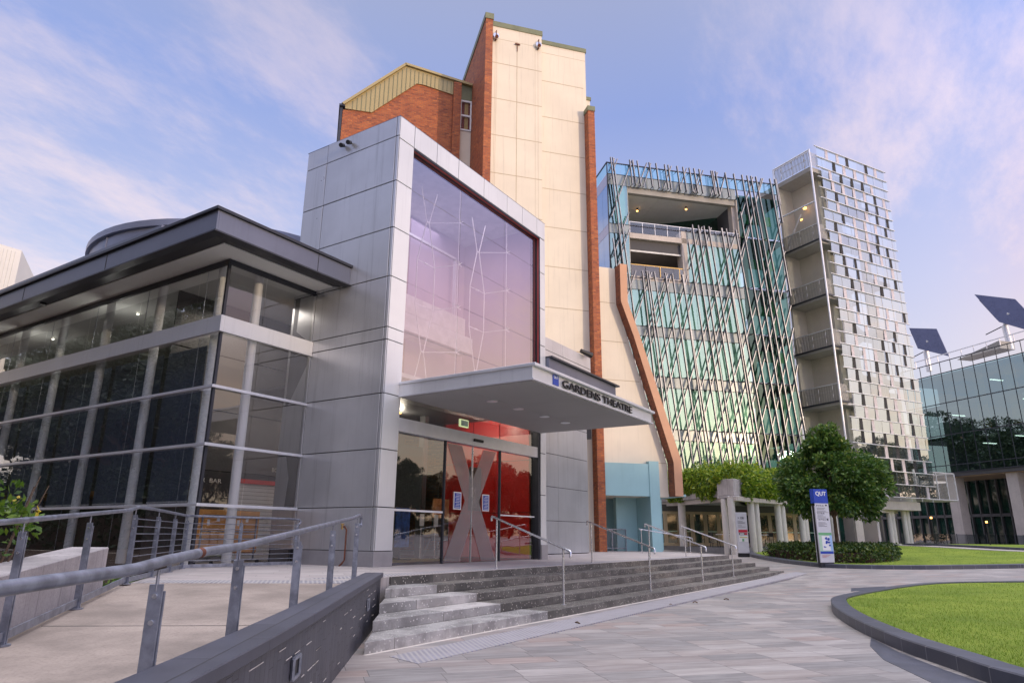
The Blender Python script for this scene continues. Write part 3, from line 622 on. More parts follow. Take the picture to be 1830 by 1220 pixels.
for sgn, x0, x1 in ((-1, 13.03, 14.175), (1, 14.185, 15.37)):
    m = MB(); m.quad((x0, yd+.03, T+.01), (x1, yd+.03, T+.01), (x1, yd+.03, 3.45), (x0, yd+.03, 3.45)); dl = m.build('sliding_door', 'glass_door', pv)
    m = MB(); m.box(14.166 if sgn < 0 else 14.181, 14.179 if sgn < 0 else 14.194, yd+.01, yd+.05, T+.01, 3.45); m.build('door_edge', 'steel_tube', dl)
    c = 14.18; s = sgn; y = yd+.02                            # half of the frosted X
    m = MB(); m.xz([(c+s*.005, 1.53), (c+s*.29, 2.08) if False else (c+s*.005, 2.57), (c+s*.47, 3.42), (c+s*1.07, 3.42), (c+s*.30, 2.08), (c+s*1.09, T+.03), (c+s*.45, T+.03)], y-.003, y-.001); m.build('frosted_letter', 'glass_frost', dl)
    m = MB(); px_ = 13.42 if sgn < 0 else 14.63; m.box(px_, px_+.31, yd+.012, yd+.016, 1.86, 2.28); ns = m.build('notice', 'white_paint', dl)
    m = MB(); m.box(px_+.035, px_+.275, yd+.009, yd+.012, 1.89, 2.25); n2_ = m.build('notice_field', 'blue_paint', ns)
    m = MB()
    for i in range(9): m.box(px_+.06+.02*(i % 3), px_+.25-.015*(i % 2), yd+.006, yd+.009, 1.915+i*.037, 1.927+i*.037)
    m.build('notice_text', 'white_paint', ns)
# foyer behind the doors
m = MB(); m.box(10.8, 17.49, 10.35, 16, T+.002, T+.012); m.build('foyer_floor', 'floor_inside', pv)
m = MB(); m.box(10.8, 17.49, 10.55, 16, 4.72, 4.78); m.build('foyer_ceiling', 'interior_grey', pv)
m = MB(); m.box(10.8, 17.3, 15.4, 15.5, T, 4.72); m.build('foyer_wall', 'interior_dark', pv)
m = MB()
for a, b in ((10.46, 11.5), (11.52, 12.5), (12.52, 13.6)):
    for c, d in ((T+.02, 1.9), (1.92, 3.4), (3.42, 4.68)): m.box(17.22, 17.26, a, b-.02, c, d)
m.build('foyer_red_wall', 'red_wall', pv)
m = MB(); m.box(17.262, 17.34, 10.46, 13.7, T, 4.72); m.build('red_wall_backing', 'red_trim', pv)
m = MB(); m.box(15.7, 15.88, 13.2, 13.4, T, 4.72); m.build('foyer_pillar', 'interior_grey', pv)
m = MB(); m.box(16.3, 16.85, 11.9, 11.95, 1.95, 3.2); db = m.build('directory_board', 'interior_grey', pv); text('board_text', 'X', 'white_paint', db, (16.42, 11.89, 2.42), (1, 0, 0), (0, 0, 1), .17)
m = MB()
for i in range(7): m.box(16.4, 16.62+.03*(i % 3), 11.885, 11.89, 2.05+i*.045, 2.065+i*.045)
m.build('board_print', 'white_paint', db)
m = MB(); m.box(11.5, 12.75, 10.75, 10.8, 1.86, 3.3); m.build('hanging_screen', 'black_paint', pv)
m = MB(); m.box(14.74, 15.13, 11.15, 11.2, 4.12, 4.33); ex = m.build('exit_sign', 'exit_lit', pv); m = MB(); m.box(14.78, 15.09, 11.14, 11.15, 4.15, 4.30); m.build('sign_plate', 'sign_light_green', ex)
for lx, ly in ((12.6, 12.9), (16.2, 11.6), (14.8, 13.4)):
    m = MB(); m.tube((lx, ly, 4.68), (lx, ly, 4.72), .03, 12); dlm = m.build('ceiling_lamp', 'lamp_warm', pv)
    ld = bpy.data.lights.new('lamp_or_fill_light', 'POINT'); ld.energy = 28; ld.color = (1, .85, .7); ld.shadow_soft_size = .1; lo = bpy.data.objects.new('lamp_or_fill_light', ld); scene.collection.objects.link(lo); lo.parent = dlm; lo.location = Vector((lx, ly, 4.5))-BASE[pv.name]
ld = bpy.data.lights.new('lamp_or_fill_light', 'AREA'); ld.energy = 62; ld.size = 3.0; ld.color = (.95, .88, 1); lo = bpy.data.objects.new('lamp_or_fill_light', ld); scene.collection.objects.link(lo); lo.parent = pv; lo.location = Vector((14.5, 12.0, 10.8))-BASE[pv.name]  # unseen area light added to fill the upper interior, no lamp body
m = MB(); m.box(12.2, 15.2, 11.2, 13.2, T+.013, T+.018); m.build('door_mat', 'clad_ochre', pv)
# canopy
m = MB(); m.box(11.07, 17.43, 6.58, Y0-.001, 4.47, 4.53); cp = m.build('canopy_roof', 'silver', pv, bevel=.006)
m = MB(); m.box(11.10, 17.34, 6.66, Y0-.001, 4.225, 4.468); m.build('canopy_fascia', 'panel_warm', cp, bevel=.003)
m = MB(); m.box(11.08, 17.40, 6.63, Y0-.001, 4.195, 4.224); m.build('canopy_edge', 'silver', cp)
m = MB()
for a, b in ((11.14, 13.2), (13.21, 15.3), (15.31, 17.33)):
    for c, d in ((6.70, 8.4), (8.41, Y0-.02)): m.box(a, b, c, d, 4.18, 4.196)
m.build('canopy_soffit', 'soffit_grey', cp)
for dx in (12.46, 13.57, 14.82, 15.94):
    m = MB(); m.tube((dx, 8.54, 4.165), (dx, 8.54, 4.182), .13, 18); m.build('downlight', 'silver', cp, smooth=True)
m = MB(); m.box(11.90, 12.14, 6.645, 6.66, 4.25, 4.455); lg = m.build('logo_panel', 'blue_paint', cp); text('logo_lettering', 'QUT', 'white_paint', lg, (11.925, 6.642, 4.375), (1, 0, 0), (0, 0, 1), .06, .19, .003, .02)
text('lettering', 'GARDENS THEATRE', 'black_paint', cp, (12.28, 6.63, 4.255), (1, 0, 0), (0, 0, 1), .165, 3.66, .03, .0)
# floodlights on the cube
for yy in (11.75, 12.0):
    m = MB(); m.tube((X0, yy, 10.86), (X0-.05, yy, 10.86), .02, 8); m.tube((X0-.05, yy, 10.86), (X0-.16, yy-.03, 10.80), .05, 12, .06); m.build('floodlight', 'dark_metal', pv, smooth=True)
# wing wall right of the cube
wg = thing('side_wing', 'low grey metal panelled wing with dark flat awning right of the entrance', 'building', (21.5, 12.8, T))
m = MB(); WX = [17.67, 20.3, 23.0, 25.4]; WZ = [T+.02, 1.8, 3.02, 4.23, 5.4, 6.2]
for a, b in ((17.67, 22.9), (22.9, 25.4)):
    for c, d in zip(WZ, WZ[1:]): m.box(a+.01, b-.01, 12.6, 12.625, c+.01, d-.01)
for a, b in ((17.67, 20.2), (20.2, 23.4), (23.4, 25.9)):
    for c, d in ((6.2, 8.2), (8.2, 8.72)): m.box(a+.01, b-.01, 12.6, 12.625, c+.01, d-.01)
m.build('wall_panels', 'panel', wg, bevel=.004)
m = MB(); m.box(17.67, 25.39, 12.626, 12.69, T, 8.70); m.box(25.0, 25.88, 12.626, 13.4, 5.2, 8.70); m.build('wall_backing', 'joint_black', wg)
m = MB(); m.box(17.67, 22.6, 10.0, 12.59, 6.22, 6.55); aw = m.build('awning', 'fascia_dark', wg, bevel=.004); m = MB(); m.box(17.67, 22.75, 9.9, 12.59, 6.552, 6.61); m.build('awning_edge', 'dark_metal', aw)
m = MB(); m.box(21.3, 21.55, 12.57, 12.6, 2.15, 2.45); m.build('call_panel', 'white_paint', wg)
m = MB(); m.tube((25.0, 12.6, 8.85), (25.5, 12.35, 8.72), .09, 10, .12); m.build('security_lamp', 'black_paint', wg, smooth=True)

# ================================================================== GLASS FOYER HALL
XH, YH = 8.213, 12.605
fh = thing('foyer_hall', 'long glass walled foyer with dark flat roof edge left of the entrance cube', 'building', (XH, 20, .35))
yend = 44.0
m = MB(); m.box(7.04, 7.08, 11.41, yend, 6.93, 7.36); m.box(7.081, X0-.002, 11.41, 11.45, 6.93, 7.36); fa = m.build('roof_fascia', 'fascia_dark', fh, bevel=.004)
m = MB(); m.box(6.98, 7.3, 11.35, yend, 7.362, 7.42); m.box(7.301, X0-.002, 11.35, 11.7, 7.362, 7.42); m.box(7.201, X0-.002, 11.37, 11.6, 6.90, 6.93); m.box(7.0, 7.2, 11.37, yend, 6.90, 6.93); m.build('roof_edge', 'dark_metal', fa)
m = MB()
boxes('fascia_joint', 'joint_black', fa, [(7.034, 7.041, y-.006, y+.006, 6.94, 7.36) for y in (15.5, 19.5, 23.5, 27.5, 31.5, 35.5)]+[(9.6, 9.612, 11.404, 11.411, 6.94, 7.36)])
m = MB(); m.add([(7.2, 11.6, 6.92), (7.2, yend, 6.92), (7.62, yend, 7.02), (7.62, 12.0, 7.02), (X0, 12.0, 7.02), (X0, 11.6, 6.92)], [(0, 1, 2, 3), (0, 3, 4, 5)]); m.build('soffit_gutter', 'dark_metal', fh)
m = MB(); m.box(7.62, 16, 13.39, yend, 7.0, 7.05); m.box(7.62, X0-.003, 12.0, 13.39, 7.0, 7.05); m.build('soffit', 'soffit_white', fh)
m = MB(); m.box(7.05, 30, 13.42, yend, 7.42, 7.55); m.box(7.05, X0-.01, 11.42, 13.42, 7.42, 7.44); m.build('roof', 'fascia_dark', fh)
m = MB(); m.tube((7.45, 19.3, 6.97), (7.45, 19.3, 6.92), .08, 12); m.build('soffit_camera', 'black_paint', fh, smooth=True)
# glass and transoms
rowsL = [(.5, 1.76), (1.83, 2.95), (3.01, 4.14), (4.20, 5.33), (5.70, 6.88)]
m = MB()
ys = [YH+.02]+[13.62+2.35*i for i in range(13)]
for a, b in zip(ys, ys[1:]):
    for c, d in rowsL: m.quad((XH, a+.008, c), (XH, b-.008, c), (XH, b-.008, d), (XH, a+.008, d))
m.build('side_glass', 'glass_hall', fh)
m = MB()
for a, b in ((XH+.02, 9.2), (9.2, X0-.02)):
    for c, d in rowsL: m.quad((a+.008, YH, c), (b-.008, YH, c), (b-.008, YH, d), (a+.008, YH, d))
m.build('front_glass', 'glass_hall_front', fh)
for z in (1.795, 2.98, 4.17): m = MB(); m.box(XH-.09, XH-.012, YH-.09, yend, z-.03, z+.03); m.box(XH-.012, X0-.003, YH-.09, YH-.012, z-.03, z+.03); m.build('transom', 'silver', fh, bevel=.004)
m = MB(); m.box(XH-.10, XH-.01, YH-.10, yend, 5.335, 5.69); m.box(XH-.01, X0-.003, YH-.10, YH-.01, 5.335, 5.69); m.build('metal_band', 'panel_warm', fh, bevel=.004)
m = MB(); m.box(XH-.04, XH+.02, YH-.04, yend, 6.88, 6.99); m.box(XH+.021, X0-.003, YH-.04, YH+.02, 6.88, 6.99); m.box(XH-.03, XH+.03, YH-.03, YH+.03, .5, 6.88); m.build('glazing_frame', 'dark_metal', fh)
for i in range(12):
    yy = 13.10+2.35*i
    m = MB(); m.tube((XH+.20, yy, .35), (XH+.20, yy, 7.0), .10, 16); co = m.build('column', 'hall_column', fh, smooth=True)
    m = MB()
    for z in (1.795, 2.98, 4.17, 5.5): m.bar((XH+.02, yy+.0, z), (XH+.2, yy, z), .05, .05)
    m.build('glazing_bracket', 'silver', co); m = MB(); m.tube((XH+.06, yy+.34, .5), (XH+.06, yy+.34, 6.88), .007, 6); m.build('tie_rod', 'galvanised', co)
m = MB(); m.tube((9.15, YH+.22, .35), (9.15, YH+.22, 7.0), .10, 16); m.build('column', 'hall_column', fh, smooth=True)
for i in range(12):                                             # roller blinds half way down behind the columns
    yy = 13.10+2.35*i; m = MB(); m.box(XH+.52, XH+.535, yy+(.75 if i == 0 else .10), yy+2.25, 1.92, 5.35); bl = m.build('roller_blind', 'blind_blue', fh); m = MB(); m.box(XH+.515, XH+.54, yy+(.75 if i == 0 else .10), yy+2.25, 1.88, 1.92); m.build('hem_bar', 'silver', bl)
for i in range(5):
    yy = 18.0+4.7*i; m = MB(); m.tube((XH+1.0, yy, 6.93), (XH+1.0, yy, 6.96), .035, 12); dl_ = m.build('ceiling_lamp', 'lamp_white', fh)
    ld = bpy.data.lights.new('lamp_or_fill_light', 'POINT'); ld.energy = 16; ld.color = (1, .95, .88); ld.shadow_soft_size = .15; lo = bpy.data.objects.new('lamp_or_fill_light', ld); scene.collection.objects.link(lo); lo.parent = dl_; lo.location = Vector((XH+.42, yy, 6.1))-BASE[fh.name]  # light added beside the columns to brighten them, apart from its lamp
# inside
m = MB(); m.box(8.25, 10.6, YH+.03, yend, .36, .62); m.box(10.601, 16, 13.45, yend, .36, .61); m.build('hall_floor', 'floor_inside', fh)
m = MB(); m.box(X0, 10.66, 12.66, 13.3, T, 7.0); m.build('inner_side_wall', 'interior_grey', fh)
YW = 15.33
boxes('inner_wall_panel', 'interior_grey', fh, [(a, b, YW, YW+.04, c, d) for a, b in ((8.75, 9.9), (9.93, 11.0), (11.03, 12.2), (12.23, 14)) for c, d in ((2.75, 4.2), (4.23, 5.6), (5.63, 6.98))])
m = MB(); m.box(8.75, 10.98, YW, YW+.04, .62, 2.73); bw = m.build('inner_back_wall', 'interior_dark', fh)
text('wall_lettering', 'FOYER  BAR', 'lamp_letter', bw, (9.55, YW-.01, 2.45), (1, 0, 0), (0, 0, 1), .10, .98, .01); text('wall_lettering', 'BC', 'lamp_letter', bw, (12.0, YW-.01, 2.85), (1, 0, 0), (0, 0, 1), .10, .17, .01)
m = MB(); m.box(11.0, 12.2, YW-.05, YW, 2.49, 2.60); m.build('red_strip', 'red_wall', bw)
m = MB()
for i in range(19): m.box(11.0, 12.2, YW+.01, YW+.03, .64+i*.098, .64+i*.098+.09)
m.build('roller_shutter', 'white_paint', bw)
m = MB(); m.box(12.5, 12.6, 17.05, yend, .62, 7.0); m.box(8.3, 13, yend-.2, yend-.1, .5, 7); m.build('inner_long_wall', 'interior_dark', fh)
m = MB(); m.box(9.6, 10.6, 20, 40, 2.2, 2.35); m.build('inner_beam', 'timber', fh)
ld = bpy.data.lights.new('lamp_or_fill_light', 'AREA'); ld.energy = 45; ld.size = 1.6; ld.color = (1, .9, .8); lo = bpy.data.objects.new('lamp_or_fill_light', ld); scene.collection.objects.link(lo); lo.parent = fh; lo.location = Vector((10.6, 14.2, 6.7))-BASE[fh.name]  # added fill light brightening the hall corner, no fitting belongs to it
# roof drum
dr = thing('roof_drum', 'low round metal drum on the roof behind the dark roof edge', 'roof structure', (13.92, 20.4, 7.55))
m = MB(); n = 64; cx, cy, rr = 13.92, 20.4, 4.75
m.tube((cx, cy, 7.55), (cx, cy, 9.80), rr, n); m.build('drum_wall', 'drum_metal', dr, smooth=True)
m = MB(); m.tube((cx, cy, 9.80), (cx, cy, 10.0), rr+.10, n); m.tube((cx, cy, 10.0), (cx, cy, 10.35), rr+.1, n, 2.2); m.build('drum_cap', 'drum_metal', dr, smooth=True)
m = MB()
for i in range(14): a = 2*math.pi*i/14; m.box(cx+rr*math.cos(a)-.02, cx+rr*math.cos(a)+.02, cy+rr*math.sin(a)-.02, cy+rr*math.sin(a)+.02, 7.6, 9.80)
m.build('drum_seam', 'drum_metal', dr)
# far left shed
sh = thing('plant_shed', 'pale corrugated metal plant room at the far left behind the roof', 'building', (11, 42, 0))
m = MB(); m.prism([(3, 44), (3, 37.6), (13.1, 37.6), (14.6, 39.2), (14.6, 44)], 0, 13.9); m.add([(3, 37.6, 13.9), (13.1, 37.6, 13.9), (13.1, 37.6, 14.75), (3, 37.6, 14.75), (14.6, 39.2, 13.9), (14.6, 44, 13.9), (13.1, 44, 14.75), (3, 44, 14.75)], [(0, 1, 2, 3), (1, 4, 2), (2, 4, 5, 6), (3, 2, 6, 7)]); m.build('wall', 'shed_metal', sh)
m = MB()
for i in range(60): m.box(3.1+i*.165, 3.16+i*.165, 37.56, 37.6, 0, 14.6)
m.build('rib', 'shed_metal', sh)
# folded tables on wheels inside the glass
for i, (x0, yy, lab) in enumerate([(8.72, 13.35, 'orange folded table on castors just behind the corner column'), (9.55, 13.5, 'orange folded table with grey tube frame and two paper notes')]):
    tb = thing('folded_table', lab, 'folded table', (x0+.5, yy, .62), 0, 'folded tables stored behind the glass')
    m = MB(); m.box(x0, x0+.82, yy, yy+.03, .86, 1.74); m.build('table_leaf', 'timber', tb, bevel=.006)
    m = MB(); m.box(x0-.12, x0+.9, yy+.12, yy+.15, .84, 1.72); m.build('table_leaf', 'timber_dark', tb, bevel=.006)
    m = MB(); f = yy-.04
    for a, b in (((x0+.1, f, .70), (x0+.1, f, 1.62)), ((x0+.72, f, .70), (x0+.72, f, 1.62)), ((x0+.1, f, 1.62), (x0+.72, f, 1.62)), ((x0+.1, f, 1.3), (x0+.72, f, 1.3)), ((x0+.1, f, 1.14), (x0+.72, f, 1.14)), ((x0-.05, f-.1, .70), (x0+.87, f+.2, .70))): m.bar(a, b, .03, .03)
    m.build('frame', 'galvanised', tb)
    for cxx in (x0, x0+.4, x0+.82): m = MB(); m.tube((cxx, f, .665), (cxx+.035, f, .665), .045, 12); m.build('castor', 'black_paint', tb, smooth=True)
    m = MB(); m.box(x0+.46, x0+.53, yy-.004, yy, 1.5, 1.62); m.box(x0+.24, x0+.3, yy-.004, yy, 1.42, 1.54); m.build('paper_note', 'white_paint', tb)
# easel posters and stands in the foyer
po = thing('poster_easel', 'tall dark blue poster on a stand behind the left door glass', 'poster stand', (13.9, 12.4, T), 0, 'poster stands in the foyer')
m = MB(); m.box(13.75, 14.3, 12.4, 12.43, .95, 2.1); m.build('poster', 'poster_blue', po); m = MB(); m.bar((14.0, 12.45, T), (14.0, 12.45, 2.1), .03, .03); m.bar((13.75, 12.5, T+.02), (14.3, 12.3, T+.02), .03, .03); m.build('stand', 'black_paint', po)
po = thing('poster_easel', 'poster with two faces on orange ground, on a chrome easel', 'poster stand', (16.2, 13.0, T), 0, 'poster stands in the foyer')
m = MB(); m.box(16.0, 16.75, 13.0, 13.03, 1.75, 2.3); m.build('poster', 'poster_orange', po)
m = MB(); m.box(16.0, 16.75, 12.995, 13.03, 1.1, 1.75); m.build('poster_foot', 'interior_dark', po)
m = MB()
for px_, pr_ in ((16.2, .1), (16.53, .11)): m.tube((px_, 12.995, 1.98), (px_, 12.985, 1.98), pr_, 20)
m.build('poster_face', 'terracotta', po)
m = MB()
for dx in (-.3, 0, .3): m.tube((16.35+dx, 13.05+abs(dx), T), (16.35, 13.04, 1.9), .012, 6)
m.build('easel', 'steel_tube', po)
for x_ in (15.0, 15.62): 
    po = thing('notice_stand', 'chrome post with small white notice, %s one behind the door glass' % ('left' if x_ < 15.3 else 'right'), 'notice stand', (x_, 12.6, T), 0, 'notice stands in the foyer')
    m = MB(); m.tube((x_, 12.6, T), (x_, 12.6, 1.6), .02, 10); m.tube((x_, 12.6, T), (x_, 12.6, T+.02), .14, 16); m.build('post', 'steel_tube', po, smooth=True); m = MB(); m.box(x_-.09, x_+.09, 12.57, 12.58, 1.5, 1.82); m.build('notice', 'white_paint', po)
# standpipe by the cube
sp = thing('standpipe', 'rusty copper water pipe with brass tap against the grey cube wall', 'water tap', (10.5, 10.9, T))
m = MB(); m.path([(10.48, 10.95, T), (10.5, 10.9, T+.05), (10.55, 10.88, T+.12), (10.55, 10.88, 1.35), (10.54, 10.93, 1.42), (10.52, 10.98, 1.40)], .018, 8); m.build('pipe', 'rust', sp, smooth=True); m = MB(); m.tube((10.52, 10.98, 1.36), (10.52, 10.98, 1.46), .025, 8); m.tube((10.48, 11.0, 1.47), (10.56, 10.96, 1.47), .01, 6); m.build('tap', 'brass', sp, smooth=True)

# ================================================================== BRICK AND CREAM THEATRE BLOCK (frame turned -41.2)
th = thing('theatre_block', 'tall cream rendered theatre tower with red brick fins and brick gable', 'building', (10, 31, T), TH)
F0, FB = 28.58, 29.12
m = MB(); m.box(6.66, 7.04, F0, 40, T, 27.15); m.build('brick_fin', 'brick', th); m = MB(); m.box(6.62, 7.08, F0-.04, 40, 27.152, 27.5); m.build('fin_capping', 'roof_green', th)
m = MB(); m.box(12.26, 12.62, F0, FB+.01, T, 22.75); m.build('brick_fin', 'brick', th); m = MB(); m.box(12.23, 12.65, F0-.03, FB+.3, 22.752, 23.03); m.build('fin_capping', 'roof_green', th)
C1 = 28.85
m = MB(); m.box(7.042, 9.80, C1, 40, T, 27.0); c1 = m.build('cream_wall', 'cream', th); m = MB(); m.box(7.045, 9.84, C1-.04, 40, 27.002, 27.3); m.build('roof_capping', 'roof_green', c1)
m = MB()
for z in (24.75, 22.62, 20.5, 18.38, 16.2, 14.1, 12.0, 9.9): m.box(7.05, 9.79, C1-.003, C1, z, z+.035)
m.box(8.42, 8.45, C1-.003, C1, T, 26.3); 
for u in (7.25, 7.32, 9.42, 9.58): m.box(u, u+.012, C1-.002, C1, 8, 26.2)
m.box(7.1, 9.75, C1-.002, C1, 26.25, 26.27); m.build('render_joint', 'cream_line', c1)
for u in (7.25, 9.58):
    m = MB(); m.tube((u, C1-.18, 26.30), (u, C1-.02, 26.30), .16, 16); lm = m.build('flood_lamp', 'steel_tube', c1, smooth=True); m = MB(); m.tube((u+.02, C1-.19, 26.22), (u+.02, C1-.22, 26.2), .09, 12); m.box(u-.02, u+.02, C1-.2, C1, 26.05, 26.6); m.build('lamp_bracket', 'rust', lm)
m = MB(); m.bar((8.3, C1-.06, 26.12), (8.58, C1-.06, 26.12), .06, .06); m.bar((8.44, C1-.03, 26.12), (8.44, C1-.03, 25.7), .03, .03); m.build('cable_clip', 'rust', c1)
m = MB(); m.box(9.802, 12.40, FB, 40, T, 26.75); m.box(12.402, 12.72, FB+.25, 40, T, 23.95); c2 = m.build('cream_wall', 'cream', th); m = MB(); m.box(9.805, 12.45, FB-.04, 40, 26.752, 27.0); m.box(12.45, 12.77, FB+.2, 40, 23.952, 24.15); m.build('roof_capping', 'roof_green', c2)
m = MB()
boxes('render_joint', 'cream_line', c2, [(9.81, 12.25, FB-.003, FB, z, z+.035) for z in (24.43, 22.25, 20.2, 18.1, 16.0, 13.9, 11.8, 9.7)]+[(9.81, 12.38, FB-.002, FB, 26.2, 26.22)])
# right wall with the sloping buttress
m = MB(); m.xz([(12.63, 3.05), (16.05, 3.05), (16.05, 4.6), (14.28, 10.6), (13.72, 12.35), (13.72, 14.22), (12.63, 14.22)], FB, 34); c3 = m.build('cream_wall', 'cream', th)
m = MB()
for z, u1 in ((12.35, 13.65), (10.37, 14.2), (8.46, 14.8), (6.5, 15.35)): m.box(12.64, u1, FB-.003, FB, z, z+.03)
m.box(15.48, 16.0, FB-.003, FB, 4.6, 4.63); m.build('render_joint', 'cream_line', c3)
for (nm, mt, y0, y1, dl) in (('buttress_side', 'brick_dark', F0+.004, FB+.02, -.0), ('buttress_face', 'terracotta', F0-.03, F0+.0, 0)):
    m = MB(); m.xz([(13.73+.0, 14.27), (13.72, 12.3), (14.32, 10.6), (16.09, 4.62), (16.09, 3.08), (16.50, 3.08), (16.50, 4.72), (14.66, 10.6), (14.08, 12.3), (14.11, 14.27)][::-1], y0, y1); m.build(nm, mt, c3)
# teal porch
m = MB(); m.box(12.77, 14.99, 28.90, 29.10, 3.06, 4.53); m.box(14.97, 15.47, 28.86, 30.6, T, 4.66); m.box(13.9, 14.96, 30.3, 30.6, T, 4.66) ; m.build('teal_porch', 'teal', th)
m = MB(); m.box(12.70, 17, 31.6, 31.7, T, 4.6); m.box(12.7, 17, 29.2, 31.6, 3.1, 3.2); m.build('porch_wall', 'teal', th)
m = MB()
for u in (12.9, 13.3): m.box(u, u+.36, 31.53, 31.59, 1.2, 2.9)
m.build('porch_window', 'black_paint', th)
m = MB(); m.box(13.2, 13.55, 30.9, 30.93, 2.5, 2.9); ps = m.build('porch_sign', 'white_paint', th); m = MB(); m.box(13.22, 13.53, 30.895, 30.9, 2.68, 2.85); m.build('sign_field', 'sign_red', ps)
m = MB()
for a, b in (((12.85, 30.2, 1.6), (14.3, 30.2, 1.6)), ((12.85, 30.2, .75), (14.3, 30.2, .75)), ((12.85, 30.2, T), (12.85, 30.2, 1.6)), ((13.6, 30.2, T), (13.6, 30.2, 1.6)), ((14.3, 30.2, T), (14.3, 30.2, 1.6))): m.bar(a, b, .04, .04)
for i in range(22): m.bar((12.9+i*.064, 30.2, .75), (12.9+i*.064, 30.2, 1.6), .01, .01)
m.build('porch_railing', 'galvanised', th)
# gable wing
G = 31.58
m = MB(); m.xz([(-.10, T), (5.66, T), (5.66, 24.35), (4.0, 24.6), (3.55, 24.62), (1.32, 22.42), (-.10, 22.3)], G, 38); gb = m.build('brick_gable', 'brick', th)
m = MB(); m.box(5.60, 6.02, G-.25, 38, T, 25.05); m.build('brick_pier', 'brick', th)
m = MB(); m.xz([(0.0, 22.35), (1.35, 22.38), (3.6, 24.62), (4.0, 24.62), (5.60, 24.35), (5.60, 25.2), (2.95, 25.6), (0.0, 22.62)][::-1], G-.06, G-.003); mc = m.build('metal_cladding', 'clad_ochre', gb)
m = MB()
for i in range(24):
    u = .35+i*.222; zt = 22.62+(25.6-22.62)/2.95*u if u < 2.95 else 25.6-(u-2.95)*.15; zb = 22.36 if u < 1.35 else (22.38+(u-1.35)*1.0 if u < 3.6 else 24.62-(u-3.6)*.1)
    if u < 5.55: m.box(u, u+.025, G-.09, G-.06, zb+.03, zt-.12)
m.build('cladding_rib', 'roof_green', mc)
m = MB(); m.bar((-.12, G-.1, 22.55), (2.97, G-.1, 25.66), .16, .13); m.bar((2.93, G-.1, 25.66), (6.64, G-.1, 25.12+.0), .16, .13); m.build('verge_trim', 'clad_ochre', gb)
m = MB(); m.add([(-.2, G-.1, 22.6), (2.95, G-.1, 25.7), (2.95, 38, 25.7), (-.2, 38, 22.6), (6.65, G-.1, 25.2), (6.65, 38, 25.2)], [(0, 1, 2, 3), (1, 4, 5, 2)]); m.build('gable_roof', 'roof_green', gb)
m = MB(); m.box(-.24, -.12, G+.0, G+.12, 17, 22.6); m.box(-.3, 0, G-.12, 38, 22.45, 22.55); m.build('downpipe', 'dark_metal', gb)
m = MB(); m.box(6.03, 6.655, G, G+.1, 24.15, 25.1); m.build('green_infill', 'roof_green', th)
m = MB(); m.box(6.03, 6.655, G+.02, G+.2, T, 22.25); m.build('infill_wall', 'cream', th)
m = MB()
for a, b in ((22.27, 22.36), (23.15, 23.25), (24.06, 24.15)): m.box(6.03, 6.655, G-.02, G+.06, a, b)
for a, b in ((6.03, 6.1), (6.585, 6.655)): m.box(a, b, G-.021, G+.06, 22.27, 24.15)
wf = m.build('window_frame', 'white_paint', th)
m = MB(); m.quad((6.1, G+.03, 22.36), (6.585, G+.03, 22.36), (6.585, G+.03, 24.06), (6.1, G+.03, 24.06)); m.build('pane', 'glass_pale', wf); m = MB(); m.box(6.3, 6.5, G+.12, G+.16, 22.3, 24.1); m.build('curtain', 'brass', wf); m = MB(); m.box(6.05, 6.64, G+.2, G+.25, 22.26, 24.14); m.build('window_back', 'red_trim', wf)

# ================================================================== SCIENCE BUILDING WITH STRUTS (frame turned -44.4)
sb = thing('science_building', 'green glass building behind a screen of crossing silver struts, open balconies', 'building', (26, 49, 0), -44.4)
V = 47.0; UL, UR = 18.64, 34.3
fl = [5.6, 9.05, 13.1, 17.1, 21.1, 25.7, 30.1]
m = MB()
for z in fl[:-1]: m.box(UL+.1, UR, V+6.2 if z in (25.7,) else V+.15, 58, z-.45, z)
for z in (5.6, 9.05, 13.1, 17.1): m.box(UL+.1, UR, V+.12, V+6.2, z-.45, z)
m.box(UL+.1, UR, V+.1, 58, 29.15, 29.5); m.box(25.4, UR, V+.15, V+6.2, 20.7, 21.1); m.box(30.4, UR, V+.15, V+6.2, 25.3, 25.7); m.build('floor_slab', 'interior_grey', sb)
m = MB(); m.box(UL+.1, UR, V+8.5, V+8.6, 4, 29.5); m.box(24, 24.2, V+1, V+8.5, 5, 20.5); m.build('inner_wall', 'interior_dark', sb)
boxes('blind', 'pale_glass', sb, [(20.45, 30.3, V+.22, V+.25, a, b) for a, b in ((9.08, 12.2), (13.12, 16.25), (17.12, 20.08))]+[(25.5, 30.2, V+.22, V+.25, 21.1, 24.75), (19.3, 20.3, V+.22, V+.25, 25.7, 29.1)])
m = MB(); m.box(20.45, 30.3, V+.22, V+.25, 5.7, 8.2); m.build('blind', 'pale_glass_low', sb)
def panes(rects, step=1.12):
    m = MB()
    for a, b, c, d in rects:
        n = max(1, round((b-a)/step))
        for i in range(n): x0 = a+(b-a)*i/n; x1 = a+(b-a)*(i+1)/n; m.quad((x0+.012, V, c+.012), (x1-.012, V, c+.012), (x1-.012, V, d-.012), (x0+.012, V, d-.012))
    return m
panes([(20.4, 30.3, 5.7, 8.25), (20.4, 30.3, 9.08, 12.25), (20.4, 30.3, 13.12, 16.27), (20.4, 30.3, 17.12, 20.08), (25.42, 30.3, 21.0, 24.8), (UL+.05, 20.35, 9.08, 12.25), (UL+.05, 20.35, 13.12, 16.27), (UL+.05, 20.35, 17.12, 20.08), (UL+.05, 20.35, 21.12, 24.75), (UL+.05, 20.35, 25.6, 29.1)]).build('window_glass', 'glass_facade', sb)
